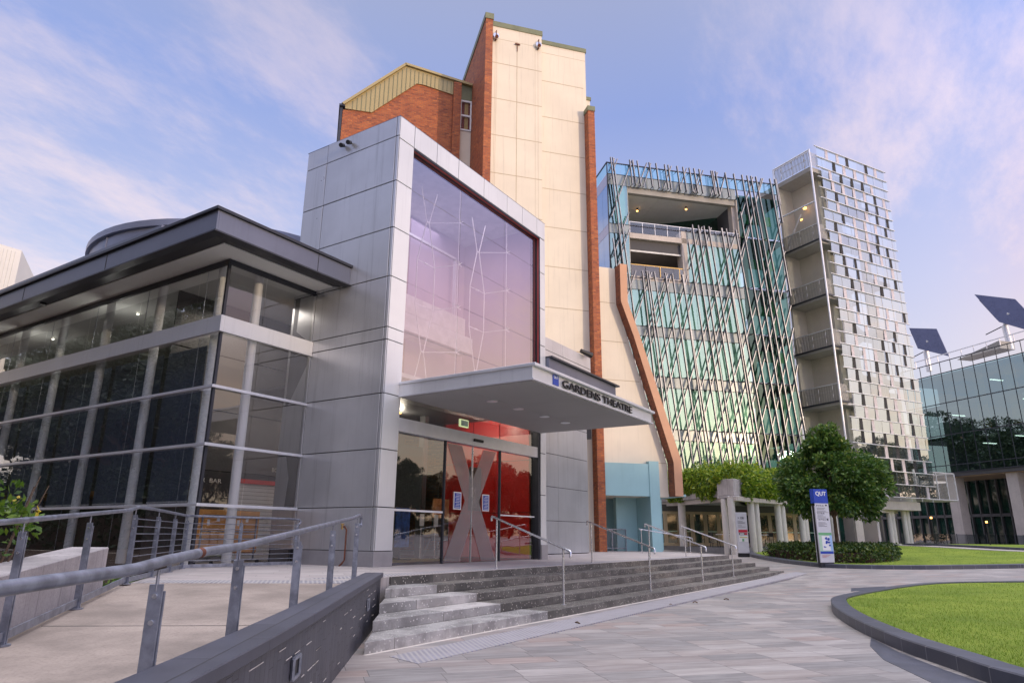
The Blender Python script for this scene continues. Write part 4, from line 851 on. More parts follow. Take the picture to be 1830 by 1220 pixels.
panes([(30.32, UR, c, d) for c, d in ((5.7, 9.0), (9.1, 13.0), (13.15, 17.05), (17.15, 21.0), (21.2, 25.6), (25.75, 29.6))], 1.6).build('dark_window_glass', 'glass_green', sb)
m = MB()
for z in (7.2, 11.3, 15.2, 19.2, 23.4, 27.6): m.box(30.5, UR, V+1.2, V+1.24, z, z+.9)
for u in (31.2, 33.4): m.box(u, u+.3, V+1, V+1.3, 5.6, 29)
m.build('inner_panel', 'sign_light_green', sb)
m = MB()
boxes('spandrel', 'green_spandrel', sb, [(20.4, 30.3, V-.01, V+.1, a, b) for a, b in ((8.27, 9.06), (12.28, 13.1), (16.3, 17.1), (20.11, 21.1))]+[(UL+.02, 20.36, V-.01, V+.1, a, b) for a, b in ((8.27, 9.06), (12.28, 13.1), (16.3, 17.1), (20.11, 21.1), (24.78, 25.58))]+[(25.42, 30.3, V-.01, V+.1, 24.83, 25.63), (UL, 30.3, V-.012, V+.1, 29.12, 30.08)])
m = MB()
for i in range(14): u = UL+.05+i*1.12; m.quad((u+.01, V-.03, 30.1), (min(u+1.1, UR), V-.03, 30.1), (min(u+1.1, UR), V-.03, 31.05), (u+.01, V-.03, 31.05))
for i in range(8): v = V+i*1.12; m.quad((UL-.02, v+.01, 30.1), (UL-.02, v+1.1, 30.1), (UL-.02, v+1.1, 31.05), (UL-.02, v+.01, 31.05))
m.build('parapet_glass', 'glass_cyan', sb)
m = MB(); m.box(UL-.06, UR, V-.06, V+.04, 31.05, 31.13); m.box(UL-.06, UL+.04, V+.04, 58, 31.05, 31.13); m.box(UL-.04, UL+.03, V-.04, V+.03, 5.6, 31.05)
for z in (9.07, 13.1, 17.1, 21.1, 25.6, 30.09): m.box(UL, UR, V-.03, V-.012, z-.03, z+.02)
m.build('facade_trim', 'dark_metal', sb)
m = MB()                                                       # side elevation
for c, d in ((9.1, 12.25), (13.12, 16.27), (17.12, 20.1), (21.12, 24.75), (25.6, 29.1)):
    for i in range(9): v = V+.05+i*1.2; m.quad((UL, v+.012, c), (UL, v+1.188, c), (UL, v+1.188, d), (UL, v+.012, d))
m.build('side_glass', 'glass_blue', sb)
m = MB()
for a, b in ((8.27, 9.08), (12.28, 13.1), (16.3, 17.1), (20.13, 21.1), (24.78, 25.58), (29.13, 30.08)): m.box(UL, UL+.1, V+.1, 58, a, b)
m.build('side_spandrel', 'violet_spandrel', sb)
# upper terrace
m = MB(); m.box(20.4, 30.32, V-.02, V+6.2, 24.5, 24.95); m.build('terrace_slab', 'concrete_pale', sb)
m = MB()
for i in range(9):
    for j in range(4): m.box(20.42+i*1.1, 20.42+i*1.1+1.085, V+.5+j*1.45, V+.5+j*1.45+1.43, 28.98, 29.02)
m.build('terrace_ceiling', 'soffit_white', sb)
m = MB(); m.box(20.36, 30.36, V+.1, V+.5, 28.6, 29.11); m.box(20.34, 20.4, V, V+6, 21.1, 29.1); m.build('terrace_beam', 'slab_tower', sb)
m = MB(); m.add([(20.4, V+6.15, 24.95), (25, V+6.15, 24.95), (30.3, V+3.2, 24.95), (20.4, V+6.15, 28.98), (25, V+6.15, 28.98), (30.3, V+3.2, 28.98)], [(0, 1, 4, 3), (1, 2, 5, 4)]); m.build('terrace_rear_glass', 'glass_green', sb)
m = MB(); m.box(30.0, 30.32, V+.3, V+.9, 25.0, 29.0); m.box(30.28, 30.36, V-.03, V+.3, 25.0, 29.1); m.build('terrace_pier', 'concrete_pale', sb)
m = MB()
for i in range(9): u = 20.45+i*1.1; m.quad((u, V+.02, 24.98), (u+1.07, V+.02, 24.98), (u+1.07, V+.02, 25.92), (u, V+.02, 25.92))
bl = m.build('glass_balustrade', 'glass_pale', sb); m = MB(); m.box(20.42, 30.3, V-.0, V+.04, 25.92, 25.97)
for i in range(9): m.box(20.43+i*1.1, 20.47+i*1.1, V, V+.04, 24.98, 25.92)
m.build('balustrade_rail', 'silver', bl)
for u, v in ((22.6, V+3.2), (26.6, V+1.9), (20.7, V+1.2)):
    m = MB(); m.tube((u, v, 28.75), (u, v, 28.98), .07, 10); lh = m.build('terrace_lamp', 'dark_metal', sb); m = MB(); m.tube((u, v, 28.68), (u, v, 28.75), .09, 12); m.build('bulb', 'lamp_warm', lh)
# lower balcony
m = MB(); m.box(20.4, 25.4, V-.02, V+5, 20.9, 21.25); m.build('balcony_slab', 'concrete_pale', sb)
m = MB(); m.box(20.4, 24.9, V+.25, V+.5, 23.55, 24.48); m.box(20.4, 25, V+4.8, V+4.9, 21.2, 24.4); m.build('balcony_beam', 'interior_dark', sb); m = MB(); m.box(20.4, 24.9, V+.2, V+.25, 23.42, 23.56); m.build('light_strip', 'interior_white', sb)
m = MB(); m.box(24.95, 25.42, V-.02, V+.9, 21.25, 25.6); m.build('balcony_pier', 'concrete_pale', sb)
m = MB()
for i in range(4): u = 20.45+i*1.22; m.quad((u, V+.05, 21.28), (u+1.18, V+.05, 21.28), (u+1.18, V+.05, 22.2), (u, V+.05, 22.2))
bl = m.build('glass_balustrade', 'glass_pale', sb); m = MB(); m.box(20.42, 25, V+.03, V+.08, 22.2, 22.27); m.box(22.9, 22.96, V+.03, V+.08, 21.3, 22.2); m.box(24.6, 24.66, V+.03, V+.08, 21.3, 22.2); m.build('balustrade_rail', 'brass', bl)
# struts
zones = [(18.75, 20.25, 9.0, 31.3), (20.25, 30.3, 29.05, 31.3), (20.25, 25.3, 5.7, 21.5), (25.3, 30.3, 5.7, 26.0), (30.3, 34.25, 5.7, 31.3)]
rs = random.Random(11); segs = []
def clipline(u0, z0, sl, zo):
    """line u = u0 + sl*(z-z0) clipped to a zone"""
    ua, ub, za, zb = zo; lo, hi = za, zb
    if abs(sl) > 1e-6:
        t1, t2 = z0+(ua-u0)/sl, z0+(ub-u0)/sl; lo, hi = max(lo, min(t1, t2)), min(hi, max(t1, t2))
    elif not ua <= u0 <= ub: return None
    return (lo, hi) if hi-lo > .9 else None
lines = [(u, .36+rs.uniform(-.03, .05)) for u in np.arange(6.5, 37, 1.18)]+[(u+rs.uniform(-.14, .14), -.085+rs.uniform(-.02, .02)) for u in np.arange(19.0, 38.8, .60)]
for u0, sl in lines:
    sp_ = []
    for zo in zones:
        c = clipline(u0, 5.7, sl, zo)
        if c: sp_.append(c)
    sp_.sort(); mg = []
    for a, b in sp_:
        if mg and a-mg[-1][1] < .3: mg[-1] = (mg[-1][0], b)
        else: mg.append((a, b))
    for a, b in mg: segs.append((u0, sl, a, b))
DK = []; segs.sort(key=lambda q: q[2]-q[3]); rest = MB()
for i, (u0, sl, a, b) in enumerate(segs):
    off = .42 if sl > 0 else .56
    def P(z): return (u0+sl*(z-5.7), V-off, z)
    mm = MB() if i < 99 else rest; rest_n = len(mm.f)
    mm.bar(P(a), P(b), .085, .05); k0 = len(mm.f); q0, q1 = P(a), P(b); mm.bar((q0[0], q0[1]+.075, q0[2]), (q1[0], q1[1]+.075, q1[2]), .09, .095)  # dark rear bar added to imitate the struts' dark reflections in the glass
    for z in (9.07, 13.1, 17.1, 21.1, 25.6, 30.9, a+.03):
        if a <= z <= b: p = P(z); mm.bar(p, (p[0], V, z), .035, .05)
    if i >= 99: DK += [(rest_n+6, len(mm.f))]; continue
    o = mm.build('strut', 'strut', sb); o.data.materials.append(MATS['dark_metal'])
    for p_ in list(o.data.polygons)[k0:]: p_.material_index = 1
if rest.v:
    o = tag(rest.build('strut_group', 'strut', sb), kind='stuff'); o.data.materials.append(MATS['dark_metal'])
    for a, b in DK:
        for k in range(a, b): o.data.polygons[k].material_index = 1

# ================================================================== STAIR TOWER (frame turned -29.7)
tw = thing('stair_tower', 'glazed stair tower of staggered glass louvres with open mesh balconies', 'building', (52, 37, .6), -29.7)
W = 34.5; U0 = 47.14; U1 = 57.1; WB = 38.46
levels = [7.3, 11.75, 16.28, 20.65, 25.6]
for z in levels:
    m = MB(); m.box(U0+.05, 51.2 if z > 8 else U1, W+.15, WB-.05, z-.32, z-.02); sl = m.build('floor_slab', 'slab_tower', tw); m = MB(); m.box(U0, U0+.12, W, WB, z-.14, z-.0); m.box(U0, 48.3, W, W+.1, z-.14, z); m.build('slab_edge', 'dark_metal', sl)
m = MB(); m.box(U0+.05, 55.5, W+.15, WB+2, 32.0, 32.4); m.build('roof_slab', 'slab_tower', tw)
for z in levels+[32.45]:
    m = MB(); h_ = 1.35; m.quad((U0+.03, W+.05, z+.02), (U0+.03, WB-.05, z+.02), (U0+.03, WB-.05, z+h_), (U0+.03, W+.05, z+h_)); m.quad((U0+.05, W+.06, z+.02), (48.2, W+.06, z+.02), (48.2, W+.06, z+h_), (U0+.05, W+.06, z+h_)); bp = m.build('mesh_balustrade', 'mesh_metal', tw)
    m = MB(); m.bar((U0, W, z+h_), (U0, WB, z+h_), .06, .06)
    for v in (W+.7, W+2, W+3.2): m.bar((U0+.1, v, z), (U0+.1, v, z+h_), .05, .05)
    m.bar((U0+.3, W+.6, z+.9), (U0+.3, WB-.6, z+.9), .04, .04); m.build('handrail', 'silver', bp)
m = MB(); m.quad((U0+.015, W+.03, 6.5), (U0+.015, WB, 6.5), (U0+.015, WB, 32.4), (U0+.015, W+.03, 32.4)); m.build('mesh_veil', 'veil', tw)
m = MB(); m.tube((U0, W, 4.2), (U0, W, 34.0), .085, 10); m.tube((U0, WB, 4.2), (U0, WB, 34.0), .085, 10); m.tube((U0, W, 33.95), (U0, WB, 33.95), .08, 8); m.tube((U0, W, 29.0), (U0, WB, 29.0), .07, 8); m.tube((U0+.3, WB-.2, 25.8), (U0+.3, W+1.8, 28.6), .06, 8); m.build('corner_post', 'silver', tw, smooth=True)
m = MB(); m.box(49.0, 49.6, W+1.0, WB+1, 4, 32); m.box(49.6, 52.2, W+1.35, W+1.6, 3.6, 31.9)
m.box(54.4, 55.5, W+1.35, W+1.6, 3.6, 32); m.box(52.2, 54.4, W+1.35, W+1.6, 4.2, 14.6); m.box(55.5, 57.0, W+1.35, W+1.6, 4.2, 13.4); m.build('core_wall', 'core_cream', tw)
m = MB(); m.box(U0-3, 49.0, WB-.25, WB-.05, 3.4, 6.3); m.box(U0+.2, 49.0, WB-.25, WB-.05, 6.3, 32); m.build('rear_wall', 'core_cream', tw)
m = MB(); m.box(U0-2, 56.2, W+4.2, W+4.4, .4, 3.5); m.build('ground_floor_wall', 'interior_grey', tw)
for u in (48.3, 51.6, 53.6): m = MB(); m.box(u, u+.7, W+3.4, W+4.1, .4, 3.5); m.build('pier', 'concrete_pale', tw)
for i, z in enumerate(levels[:-1]):                              # stair flights seen through the louvres
    z1 = levels[i+1]; m = MB(); zm = (z+z1)/2
    m.xz([(49.8, z-.1), (53.6, zm-.1), (53.6, zm+.25), (49.8, z+.3)], W+.5, W+1.3); m.xz([(53.6, zm-.1), (56.6, zm-.1), (56.6, zm+.2), (53.6, zm+.25)], W+.5, W+3); m.xz([(50.0, z1-.1), (53.6, zm), (53.6, zm+.3), (50.0, z1+.25)], W+1.7, W+2.6); m.build('stair_flight', 'soffit_grey', tw)
m = MB(); m.box(49.4, 56.2, W+.6, W+3, 26.9, 27.2); m.box(52.5, 56.4, W+.7, W+3, 30.2, 30.5); m.build('landing', 'soffit_grey', tw)
rt_ = random.Random(5)
for k in range(31):
    z = 34.45-k
    if z < 4.2: break
    m = MB(); x1 = 57.45; m.bar((47.68, W-.16, z), (x1, W-.16, z), .10, .05); 
    m.build('rail', 'silver' if z < 20 else 'panel_warm', tw)
    if z-1 < 4.1: continue
    m = MB(); PQ = []; u = 48.0+.32*((k//2) % 3)
    while u < 57.3:
        w = rt_.choice([.95, 1.1, 1.1]); b = min(u+w, 57.5); z1, z2 = z-.98, z-.02; t = rt_.uniform(-.012, .012)
        m.quad((u, W-.06+t, z1), (b, W-.06-t, z1), (b, W-.10-t, z2), (u, W-.10+t, z2)); gw = rt_.choice([.34, .38, .34, .05])
        if gw > .1 and b+gw < 57.3: PQ.append((1 if rt_.random() < .50 else 2, (b+.005, b+gw-.005, W-.12, W-.10, z1, z2)))
        u = b+gw
    n0 = len(m.f)
    for q, b_ in PQ: m.box(*b_)
    o = m.build('glass_louvre_row', 'glass_tower', tw); o.data.materials.append(MATS['tower_dark']); o.data.materials.append(MATS['tower_pale'])
    for j, (q, b_) in enumerate(PQ):
        for k_ in range(6): o.data.polygons[n0+6*j+k_].material_index = q
m = MB()
for u in (48.6, 50.0, 51.4, 52.8, 54.2, 55.6, 57.0): m.box(u, u+.05, W-.04, W+.02, 4.2, 33.6)
m.build('mullion', 'sign_grey', tw)
m = MB(); m.box(47.2, 55.75, W+.3, W+2.2, 3.5, 4.15); m.build('concrete_beam', 'concrete_pale', tw)
for u in (50.1, 50.55, 50.9, 52.55, 52.95, 54.45, 54.9): m = MB(); m.tube((u, W+1.0, .4), (u, W+1.0, 3.5), .19, 14); m.build('column', 'column_white', tw, smooth=True)
m = MB(); m.quad((57.2, W+.6, 4.5), (61.6, W+.6, 4.5), (61.6, W+.6, 6.75), (57.2, W+.6, 6.75)); m.quad((57.2, W+2.4, 4.5), (61.6, W+2.4, 4.5), (61.6, W+2.4, 6.75), (57.2, W+2.4, 6.75)); nb = m.build('net_balcony', 'mesh_metal', tw); m = MB()
for a, b in (((57.2, W+.6, 6.75), (61.6, W+.6, 6.75)), ((57.2, W+.6, 4.5), (61.6, W+.6, 4.5)), ((61.6, W+.6, 4.5), (61.6, W+.6, 6.75)), ((59, W+.6, 4.5), (59, W+.6, 6.75)), ((60.4, W+.6, 4.5), (60.4, W+.6, 6.75)), ((61.6, W+.6, 6.75), (61.6, W+2.4, 6.75))): m.bar(a, b, .07, .07)
m.build('balcony_frame', 'silver', nb); m = MB(); m.box(57.2, 61.6, W+.6, W+2.4, 4.4, 4.5); m.build('balcony_floor', 'slab_tower', nb)
for u, v, z in ((48.6, W+2.2, 29.6), (49.0+.1, W+3.0, 28.9)):
    m = MB(); m.tube((u, v, z), (u, v, z+.12), .16, 12); m.build('ceiling_lamp', 'lamp_warm', tw)

# ================================================================== RIGHT GLASS BUILDING (frame turned -41.2)
rb = thing('glass_office', 'wide glass office block raised on tall concrete columns at the right edge', 'building', (66, 52, .6), TH)
UG = 65.0; va, vb = 42.0, 61.5
rws = [(8.1, 8.87), (8.87, 12.05), (12.05, 15.45), (15.45, 18.7), (18.7, 19.95)]
m = MB()
for a, b in rws[:-1]:
    for i in range(15): v = va+i*1.3; m.quad((UG, v+.02, a+.02), (UG, v+1.28, a+.02), (UG, v+1.28, b-.02), (UG, v+.02, b-.02))
m.build('window_glass', 'glass_right', rb)
m = MB()
for i in range(15): v = va+i*1.3; m.quad((UG, v+.02, 18.72), (UG, v+1.28, 18.72), (UG, v+1.28, 19.93), (UG, v+.02, 19.93))
m.build('parapet_glass', 'glass_pale', rb)
m = MB()
for z in (8.1, 8.87, 12.05, 15.45, 18.7, 19.95): m.box(UG-.05, UG+.03, va, vb, z-.04, z+.04)
for i in range(16): m.box(UG-.03, UG+.03, va+i*1.3-.025, va+i*1.3+.025, 8.1, 19.95)
m.build('mullion', 'dark_metal', rb)
m = MB()
for z in (8.0, 11.9, 15.3, 18.6): m.box(UG+.15, UG+14, va, vb, z-.3, z)
m.box(UG+5, UG+5.2, va, vb, 8, 18.6); m.build('floor_slab', 'interior_grey', rb)
m = MB()
for v, z in ((47, 13.9), (50.5, 11.2), (49, 14.6), (54, 10.9), (46, 17.3), (57, 14.3), (52, 17.2)): m.box(UG+1.5, UG+3.2, v, v+.15, z, z+.06)
m.build('ceiling_lamp', 'lamp_white', rb)
m = MB()
for v in (46.5, 49, 52.5): m.box(UG+1.0, UG+1.1, v, v+1.1, 12.2, 18.3)
m.build('orange_screen', 'timber', rb)
m = MB()
for v in (50.5, 57.25): 
    m = MB(); m.xz([(65.6, .4), (66.7, .4), (66.7, 8.0), (65.6, 8.0)], v, v+1.15); m.build('column', 'concrete_pale', rb)
m = MB(); m.xz([(65.6, .4), (66.7, .4), (66.7, 8.0), (65.6, 8.0)], 43.6, 44.75); m.build('column', 'concrete_pale', rb)
m = MB(); m.box(UG+.3, UG+14, va, vb, 7.6, 7.68); m.build('soffit', 'brown_panel', rb)
m = MB(); m.box(71, 71.2, va, 95, .4, 7.6); m.build('ground_floor_glass', 'dark_green_glass', rb)
m = MB()
for i in range(44): m.box(70.7, 71, va+i*1.15, va+i*1.15+.14, .4, 7.6)
m.box(70.7, 71, va, 95, 3.7, 4.0); m.build('fin', 'interior_grey', rb)
m = MB()
for i in range(14): v = va+i*1.45; m.bar((UG+.1, v, 19.95), (UG+.1, v, 20.8), .06, .06)
m.bar((UG+.1, va, 20.8), (UG+.1, vb-1.9, 20.7), .08, .08); m.build('roof_rail', 'silver', rb)
m = MB(); m.add([(UG+1, 55, 20.0), (UG+1, 50, 20.0), (UG+1, 50, 20.8), (UG+3, 55, 20.0), (UG+3, 50, 20.0), (UG+3, 50, 20.8)], [(0, 1, 2), (3, 5, 4), (0, 2, 5, 3), (1, 4, 5, 2)]); m.build('roof_hatch', 'slab_tower', rb)
for nm, lab, P4, b0, b1 in (('solar', 'tilted blue solar panel on a post, larger one at the right edge', [(52.44, 26.74, 67), (48.7, 25.0, 69.6), (46.6, 20.9, 70), (50.36, 22.99, 67)], (50.2, 20), (50.35, 22.6)),
                        ('solar', 'tilted blue solar panel on a post, smaller one beside the stair tower', [(61.26, 25.53, 67), (58.2, 24.6, 69.6), (56.2, 20.2, 70), (60.52, 22.8, 67)], (60.1, 20), (60.1, 22.4))):
    so = thing('solar_panel', lab, 'solar panel', (67.6, b0[0], 20), TH, 'solar panels on the roof')
    # panel corners lie on a tilted plane facing the sun
    tl, tr_, br, bl_ = None, None, None, None
    (v0, z0, _), (v1, z1, _), (v2, z2, _), (v3, z3, _) = P4
    a = Vector((67, v0, z0)); d = Vector((67, v3, z3)); b = Vector((67+.6, v1, z1)); c = b+(d-a)*1.28
    n_ = (b-a).cross(d-a).normalized()*.12
    m = MB(); m.add([a, b, c, d, a+n_, b+n_, c+n_, d+n_], [(0, 1, 2, 3), (7, 6, 5, 4), (0, 4, 5, 1), (1, 5, 6, 2), (2, 6, 7, 3), (3, 7, 4, 0)]); m.build('panel_face', 'solar', so)
    mid = (a+b+c+d)/4
    m = MB(); m.tube((67.7, b0[0], 20), (67.7, b1[0], b1[1]), .30, 14); m.tube((67.7, b1[0], b1[1]), mid+n_, .22, 10); m.build('post', 'silver', so, smooth=True); m = MB(); m.bar((67.7, b1[0]+2.2, b1[1]-.3), (67.7, b1[0], b1[1]+.1), .08, .08); m.bar(a+(d-a)*.2+n_, a+(d-a)*.9+n_*2, .1, .1); m.build('strut', 'dark_metal', so)

# ================================================================== COLONNADE WITH PLANTER
cn = thing('colonnade', 'low concrete colonnade of round paired columns carrying a planted terrace', 'building', (44, 11, .4))
K = Vector((39.75, 10.72)); dL = Vector((math.cos(R(48.8)), math.sin(R(48.8)))); dR = Vector((math.cos(R(-14)), math.sin(R(-14))))
def kl(a, o=0): q = K+dL*a+Vector((dL.y, -dL.x))*o; return (q.x, q.y)
def kr(a, o=0): q = K+dR*a+Vector((-dR.y, dR.x))*o; return (q.x, q.y)
m = MB(); m.prism([kl(11), kl(.2, .1), kr(.4, .1), kr(12), kr(26), (72, 14), (62, 26), (46, 32)], 0, .72); m.build('floor_base', 'floor_stone', cn)
m = MB(); m.prism([kl(-.1, .3), kl(12, .3), kl(12, .75), kl(-.0, .75)], 3.28, 3.52); m.prism([kr(.1, -.2), kr(26, -.2), kr(26, .3), kr(.1, .3)], 3.27, 3.50); m.build('edge_beam', 'concrete_pale', cn)
m = MB(); m.prism([kl(0, .5), kl(12, .5), (48, 30), (72, 16), kr(26, .3), kr(.1, .3)], 3.40, 3.56); m.build('ceiling', 'soffit_white', cn)
m = MB(); m.prism([kl(1, .1), kl(12, .1), kl(12, .35), kl(1, .35)], 3.56, 3.95); m.prism([kr(1.0, .0), kr(26, .0), kr(26, .25), kr(1.0, .25)], 3.52, 3.75); m.build('planter_wall', 'concrete', cn)
m = MB(); m.prism([(39.86, 10.62), (40.80, 10.40), (41.0, 11.3), (40.42, 11.72)], 3.58, 4.50); m.prism([(39.8, 10.64), (40.84, 10.39), (41.0, 11.3), (40.4, 11.75)], 3.44, 3.565); m.build('corner_block', 'concrete', cn, bevel=.015)
def rcol(x, y, z, r=.22, top=3.42): m = MB(); m.tube((x, y, z-.2), (x, y, top), r, 18); m.build('column', 'column_white', cn, smooth=True)
rcol(39.95, 10.85, .33, .20); rcol(40.30, 11.35, .36, .17)
for a in (2.25, 2.85, 5.6, 6.2, 8.8, 9.3, 13.5, 14.0): x, y = kr(a, .1); rcol(x, y, .6, .19)
x, y = kl(6.4, .45); rcol(x, y, .55, .24)
# doors behind the columns (frame turned -44.4)
def uvw(u, v, a=-44.4): c, s = math.cos(R(a)), math.sin(R(a)); return (u*c-v*s, u*s+v*c)
dw = thing('door_wall', 'row of cream framed glazed doors in the shade behind the round columns', 'door row', (30, 43.5, .72), -44.4)
m = MB(); m.box(17, 34, 43.6, 43.7, .72, 3.4); m.build('wall', 'interior_grey', dw)
for i in range(14):
    u = 18.6+i*.98; 
    m = MB(); m.box(u, u+.14, 43.5, 43.58, .72, 2.95); m.box(u+.84, u+.98, 43.5, 43.58, .72, 2.95); m.box(u+.14, u+.84, 43.5, 43.58, 2.78, 2.95); m.box(u+.14, u+.84, 43.5, 43.58, .72, .92); dd = m.build('door', 'door_cream', dw)
    m = MB(); m.quad((u+.14, 43.54, .92), (u+.84, 43.54, .92), (u+.84, 43.54, 2.78), (u+.14, 43.54, 2.78)); m.build('pane', 'dark_green_glass', dd); m = MB(); m.box(u+.14, u+.84, 43.515, 43.53, 1.62, 1.68); m.build('push_bar', 'sign_light_green', dd)
m = MB()
for a, b in ((32.4, 33.1), (35.2, 35.8)): m.box(a, b, 43.4, 43.6, .6, 3.4)
m.build('pier', 'concrete_pale', dw)
boxes('dark_glazing', 'dark_green_glass', dw, [(33.3, 35, 44.4, 44.6, .6, 3.4)])
m = MB(); m.box(34, 38, 44.6, 44.8, .5, 3.5); m.build('rear_wall', 'interior_grey', dw)
# café tables
def cafe(x, y, lab):
    t = thing('cafe_table', lab, 'table', (x, y, .72), 0, 'café tables under the colonnade'); m = MB(); m.box(x-.42, x+.42, y-.42, y+.42, 1.43, 1.47); m.build('table_top', 'white_paint', t); m = MB(); m.tube((x, y, .72), (x, y, 1.43), .03, 8); m.tube((x, y, .72), (x, y, .75), .22, 14); m.build('leg', 'dark_metal', t)
def chair(x, y, rz_, lab):
    t = thing('cafe_chair', lab, 'chair', (0, 0, 0), 0, 'black metal café chairs'); m = MB(); m.box(-.2, .2, -.2, .2, .44, .47); m.build('seat', 'black_paint', t, bevel=.01)
    m = MB(); m.box(-.19, .19, .17, .2, .62, .86); m.bar((-.18, .19, .47), (-.18, .19, .86), .025, .025); m.bar((.18, .19, .47), (.18, .19, .86), .025, .025); m.build('backrest', 'black_paint', t)
    for sx in (-1, 1):
        for sy in (-1, 1): m = MB(); m.bar((sx*.17, sy*.17, .45), (sx*.22, sy*.23, 0), .03, .03); m.build('leg', 'black_paint', t)
    t.matrix_world = Matrix.Translation((x, y, .72)) @ Matrix.Rotation(rz_, 4, 'Z')
cafe(42.3, 12.0, 'white café table between the corner column and the grey directory sign'); cafe(45.0, 10.6, 'white café table before the doors, between two column pairs')
chair(41.6, 12.4, .6, 'black metal café chair left of the corner column'); chair(43.0, 11.6, 2.6, 'black metal café chair behind the grey directory sign'); chair(45.6, 10.2, 2.2, 'black metal café chair right of the white table between column pairs'); chair(44.5, 11.2, -.8, 'black metal café chair left of the white table between column pairs')

# ================================================================== PLANTS
def blob(n, c, r, rg, shell=.35, flat=0.):
    d = rg.normal(size=(n, 3)); d /= np.linalg.norm(d, axis=1)[:, None]; k = (1-shell*rg.random(n)**1.5)[:, None]; return np.array(c)+d*k*np.array(r), d
def crown_points(rg, c, r, clumps, per, cr, squash=.7, low=-.55):
    P = []; O = []
    for i in range(clumps):
        d = rg.normal(size=3); d /= np.linalg.norm(d); d[2] = d[2] if d[2] > low else -.4*d[2]; k = rg.uniform(.55, 1.0); cc = np.array(c)+d*k*np.array(r); q, o = blob(per, cc, (cr*rg.uniform(.7, 1.2), cr*rg.uniform(.7, 1.2), cr*squash), rg, .5); P.append(q); O.append(o*.6+d)
    return np.concatenate(P), np.concatenate(O)
# hanging greenery on the planter
rg = np.random.default_rng(3); P = []; O = []
for i in range(26000):
    side = rg.random() < .42
    if side: a = rg.uniform(.9, 11); o = rg.uniform(-.25, .5); x, y = kl(a, o+.1); lim = 3.75+.25*math.sin(a*1.7)+.12*math.sin(a*5)+max(0, 1.6-a)*.7
    else: a = rg.uniform(.95, 13); o = rg.uniform(-.4, .5); x, y = kr(a, -o+.1) if False else kr(a, o); lim = 3.50+.12*math.sin(a*2.3+1)+.07*math.sin(a*6)
    hmax = 5.25+.22*math.sin(a*1.3+side*2)+.1*math.sin(a*4.1); z = rg.uniform(lim, hmax); bul = .35*math.sin(math.pi*(z-lim)/(hmax-lim))
    if side: x -= -dL.y*bul*-1*0; x, y = kl(a, -(-.1)+(-.0)); q = Vector((x, y))+Vector((dL.y, -dL.x))*(-.2-bul*1.0+rg.uniform(0, .25))*1.0; q = Vector((x, y))+Vector((-dL.y, dL.x))*(.05+bul-rg.uniform(0, .3))
    else: q = Vector(kr(a, 0))+Vector((dR.y, -dR.x))*(.05+bul-rg.uniform(0, .3))
    P.append((q.x, q.y, z)); O.append((-.4 if side else .0, -.6, -.25))
for i in range(5000):
    a = rg.uniform(.8, 12); b = rg.uniform(.2, 3.2); side = rg.random() < .4
    q = Vector(kr(a, b)) if not side else Vector(kl(a, .4+b*.5)); P.append((q.x, q.y, 5.1+rg.uniform(-.2, .35)+.2*math.sin(a*2))); O.append((-.2, -.3, .8))
hp = cards('hanging_greenery', 'leaf_hanging', P, .23, None, ((44, 11, 3.6), 0), .42, 4, .35, np.array(O)); tag(hp, 'dense yellow-green greenery spilling over the concrete planter edge', 'plants', kind='stuff')
# specimen tree
tx, ty = 36.15, 5.03; rg = np.random.default_rng(12)
tr = thing('round_tree', 'dense round-crowned green tree behind the blue-topped sign', 'tree', (tx, ty, .27))
m = MB(); m.tube((tx, ty, .2), (tx+.03, ty, 2.1), .10, 12, .08)
for i in range(9):
    a = i*2.4; m.tube((tx+.03, ty, 2.1+.05*i), (tx+1.4*math.cos(a)*(.5+.05*i), ty+1.4*math.sin(a)*(.5+.05*i), 3.1+.3*i), .055, 7, .015)
m.tube((tx+.03, ty, 2.1), (tx, ty, 5.6), .08, 8, .02); m.build('trunk', 'bark', tr, smooth=True)
P1, O1 = crown_points(rg, (tx, ty, 3.85), (2.38, 2.38, 1.75), 98, 210, .54, .7, -.88); P2, O2 = crown_points(rg, (tx+.05, ty, 5.3), (1.1, 1.1, 1.15), 22, 240, .48)
cards('crown', 'leaf_tree', np.concatenate([P1, P2]), .19, tr, None, .5, 5, .25, np.concatenate([O1, O2])*.9)
m = MB(); rg2 = np.random.default_rng(1); P3, O3 = crown_points(rg2, (tx+.9, ty-.9, 2.9), (.9, .9, .5), 5, 14, .3); cards('yellow_leaf', 'leaf_yellow', P3, .2, tr, None, .5, 9, .2)
# hedge
hb = thing('low_hedge', 'low clipped leafy hedge around the tree behind the dark kerb', 'hedge', (35, 5, .2)); rg = np.random.default_rng(8)
poly = [(36.2, 8.5), (33.9, 6.2), (32.5, 4.5), (33.0, 3.2), (35.5, 2.55), (38.2, 2.6), (39.0, 5.2), (38.0, 8.0)]
def inside(x, y, P):
    r = False; j = len(P)-1
    for i in range(len(P)):
        if (P[i][1] > y) != (P[j][1] > y) and x < (P[j][0]-P[i][0])*(y-P[i][1])/(P[j][1]-P[i][1])+P[i][0]: r = not r
        j = i
    return r
P = []
while len(P) < 15000:
    x, y = rg.uniform(32.3, 39.2), rg.uniform(2.4, 8.6)
    if inside(x, y, poly) and not (35.2 < x < 37.2 and 4.4 < y < 5.8 and rg.random() < .0): 
        edge = min(math.hypot(x-(poly[i][0]*(1-f)+poly[(i+1) % 8][0]*f), y-(poly[i][1]*(1-f)+poly[(i+1) % 8][1]*f)) for i in range(8) for f in (0, .25, .5, .75))
        top = gz(x)+.08+min(.62, .2+edge*1.3)+.07*math.sin(x*5)*math.cos(y*4)+.05*math.sin(x*13+y*9)
        P.append((x, y, top-abs(rg.normal())*(.07 if edge > .45 else .25)))
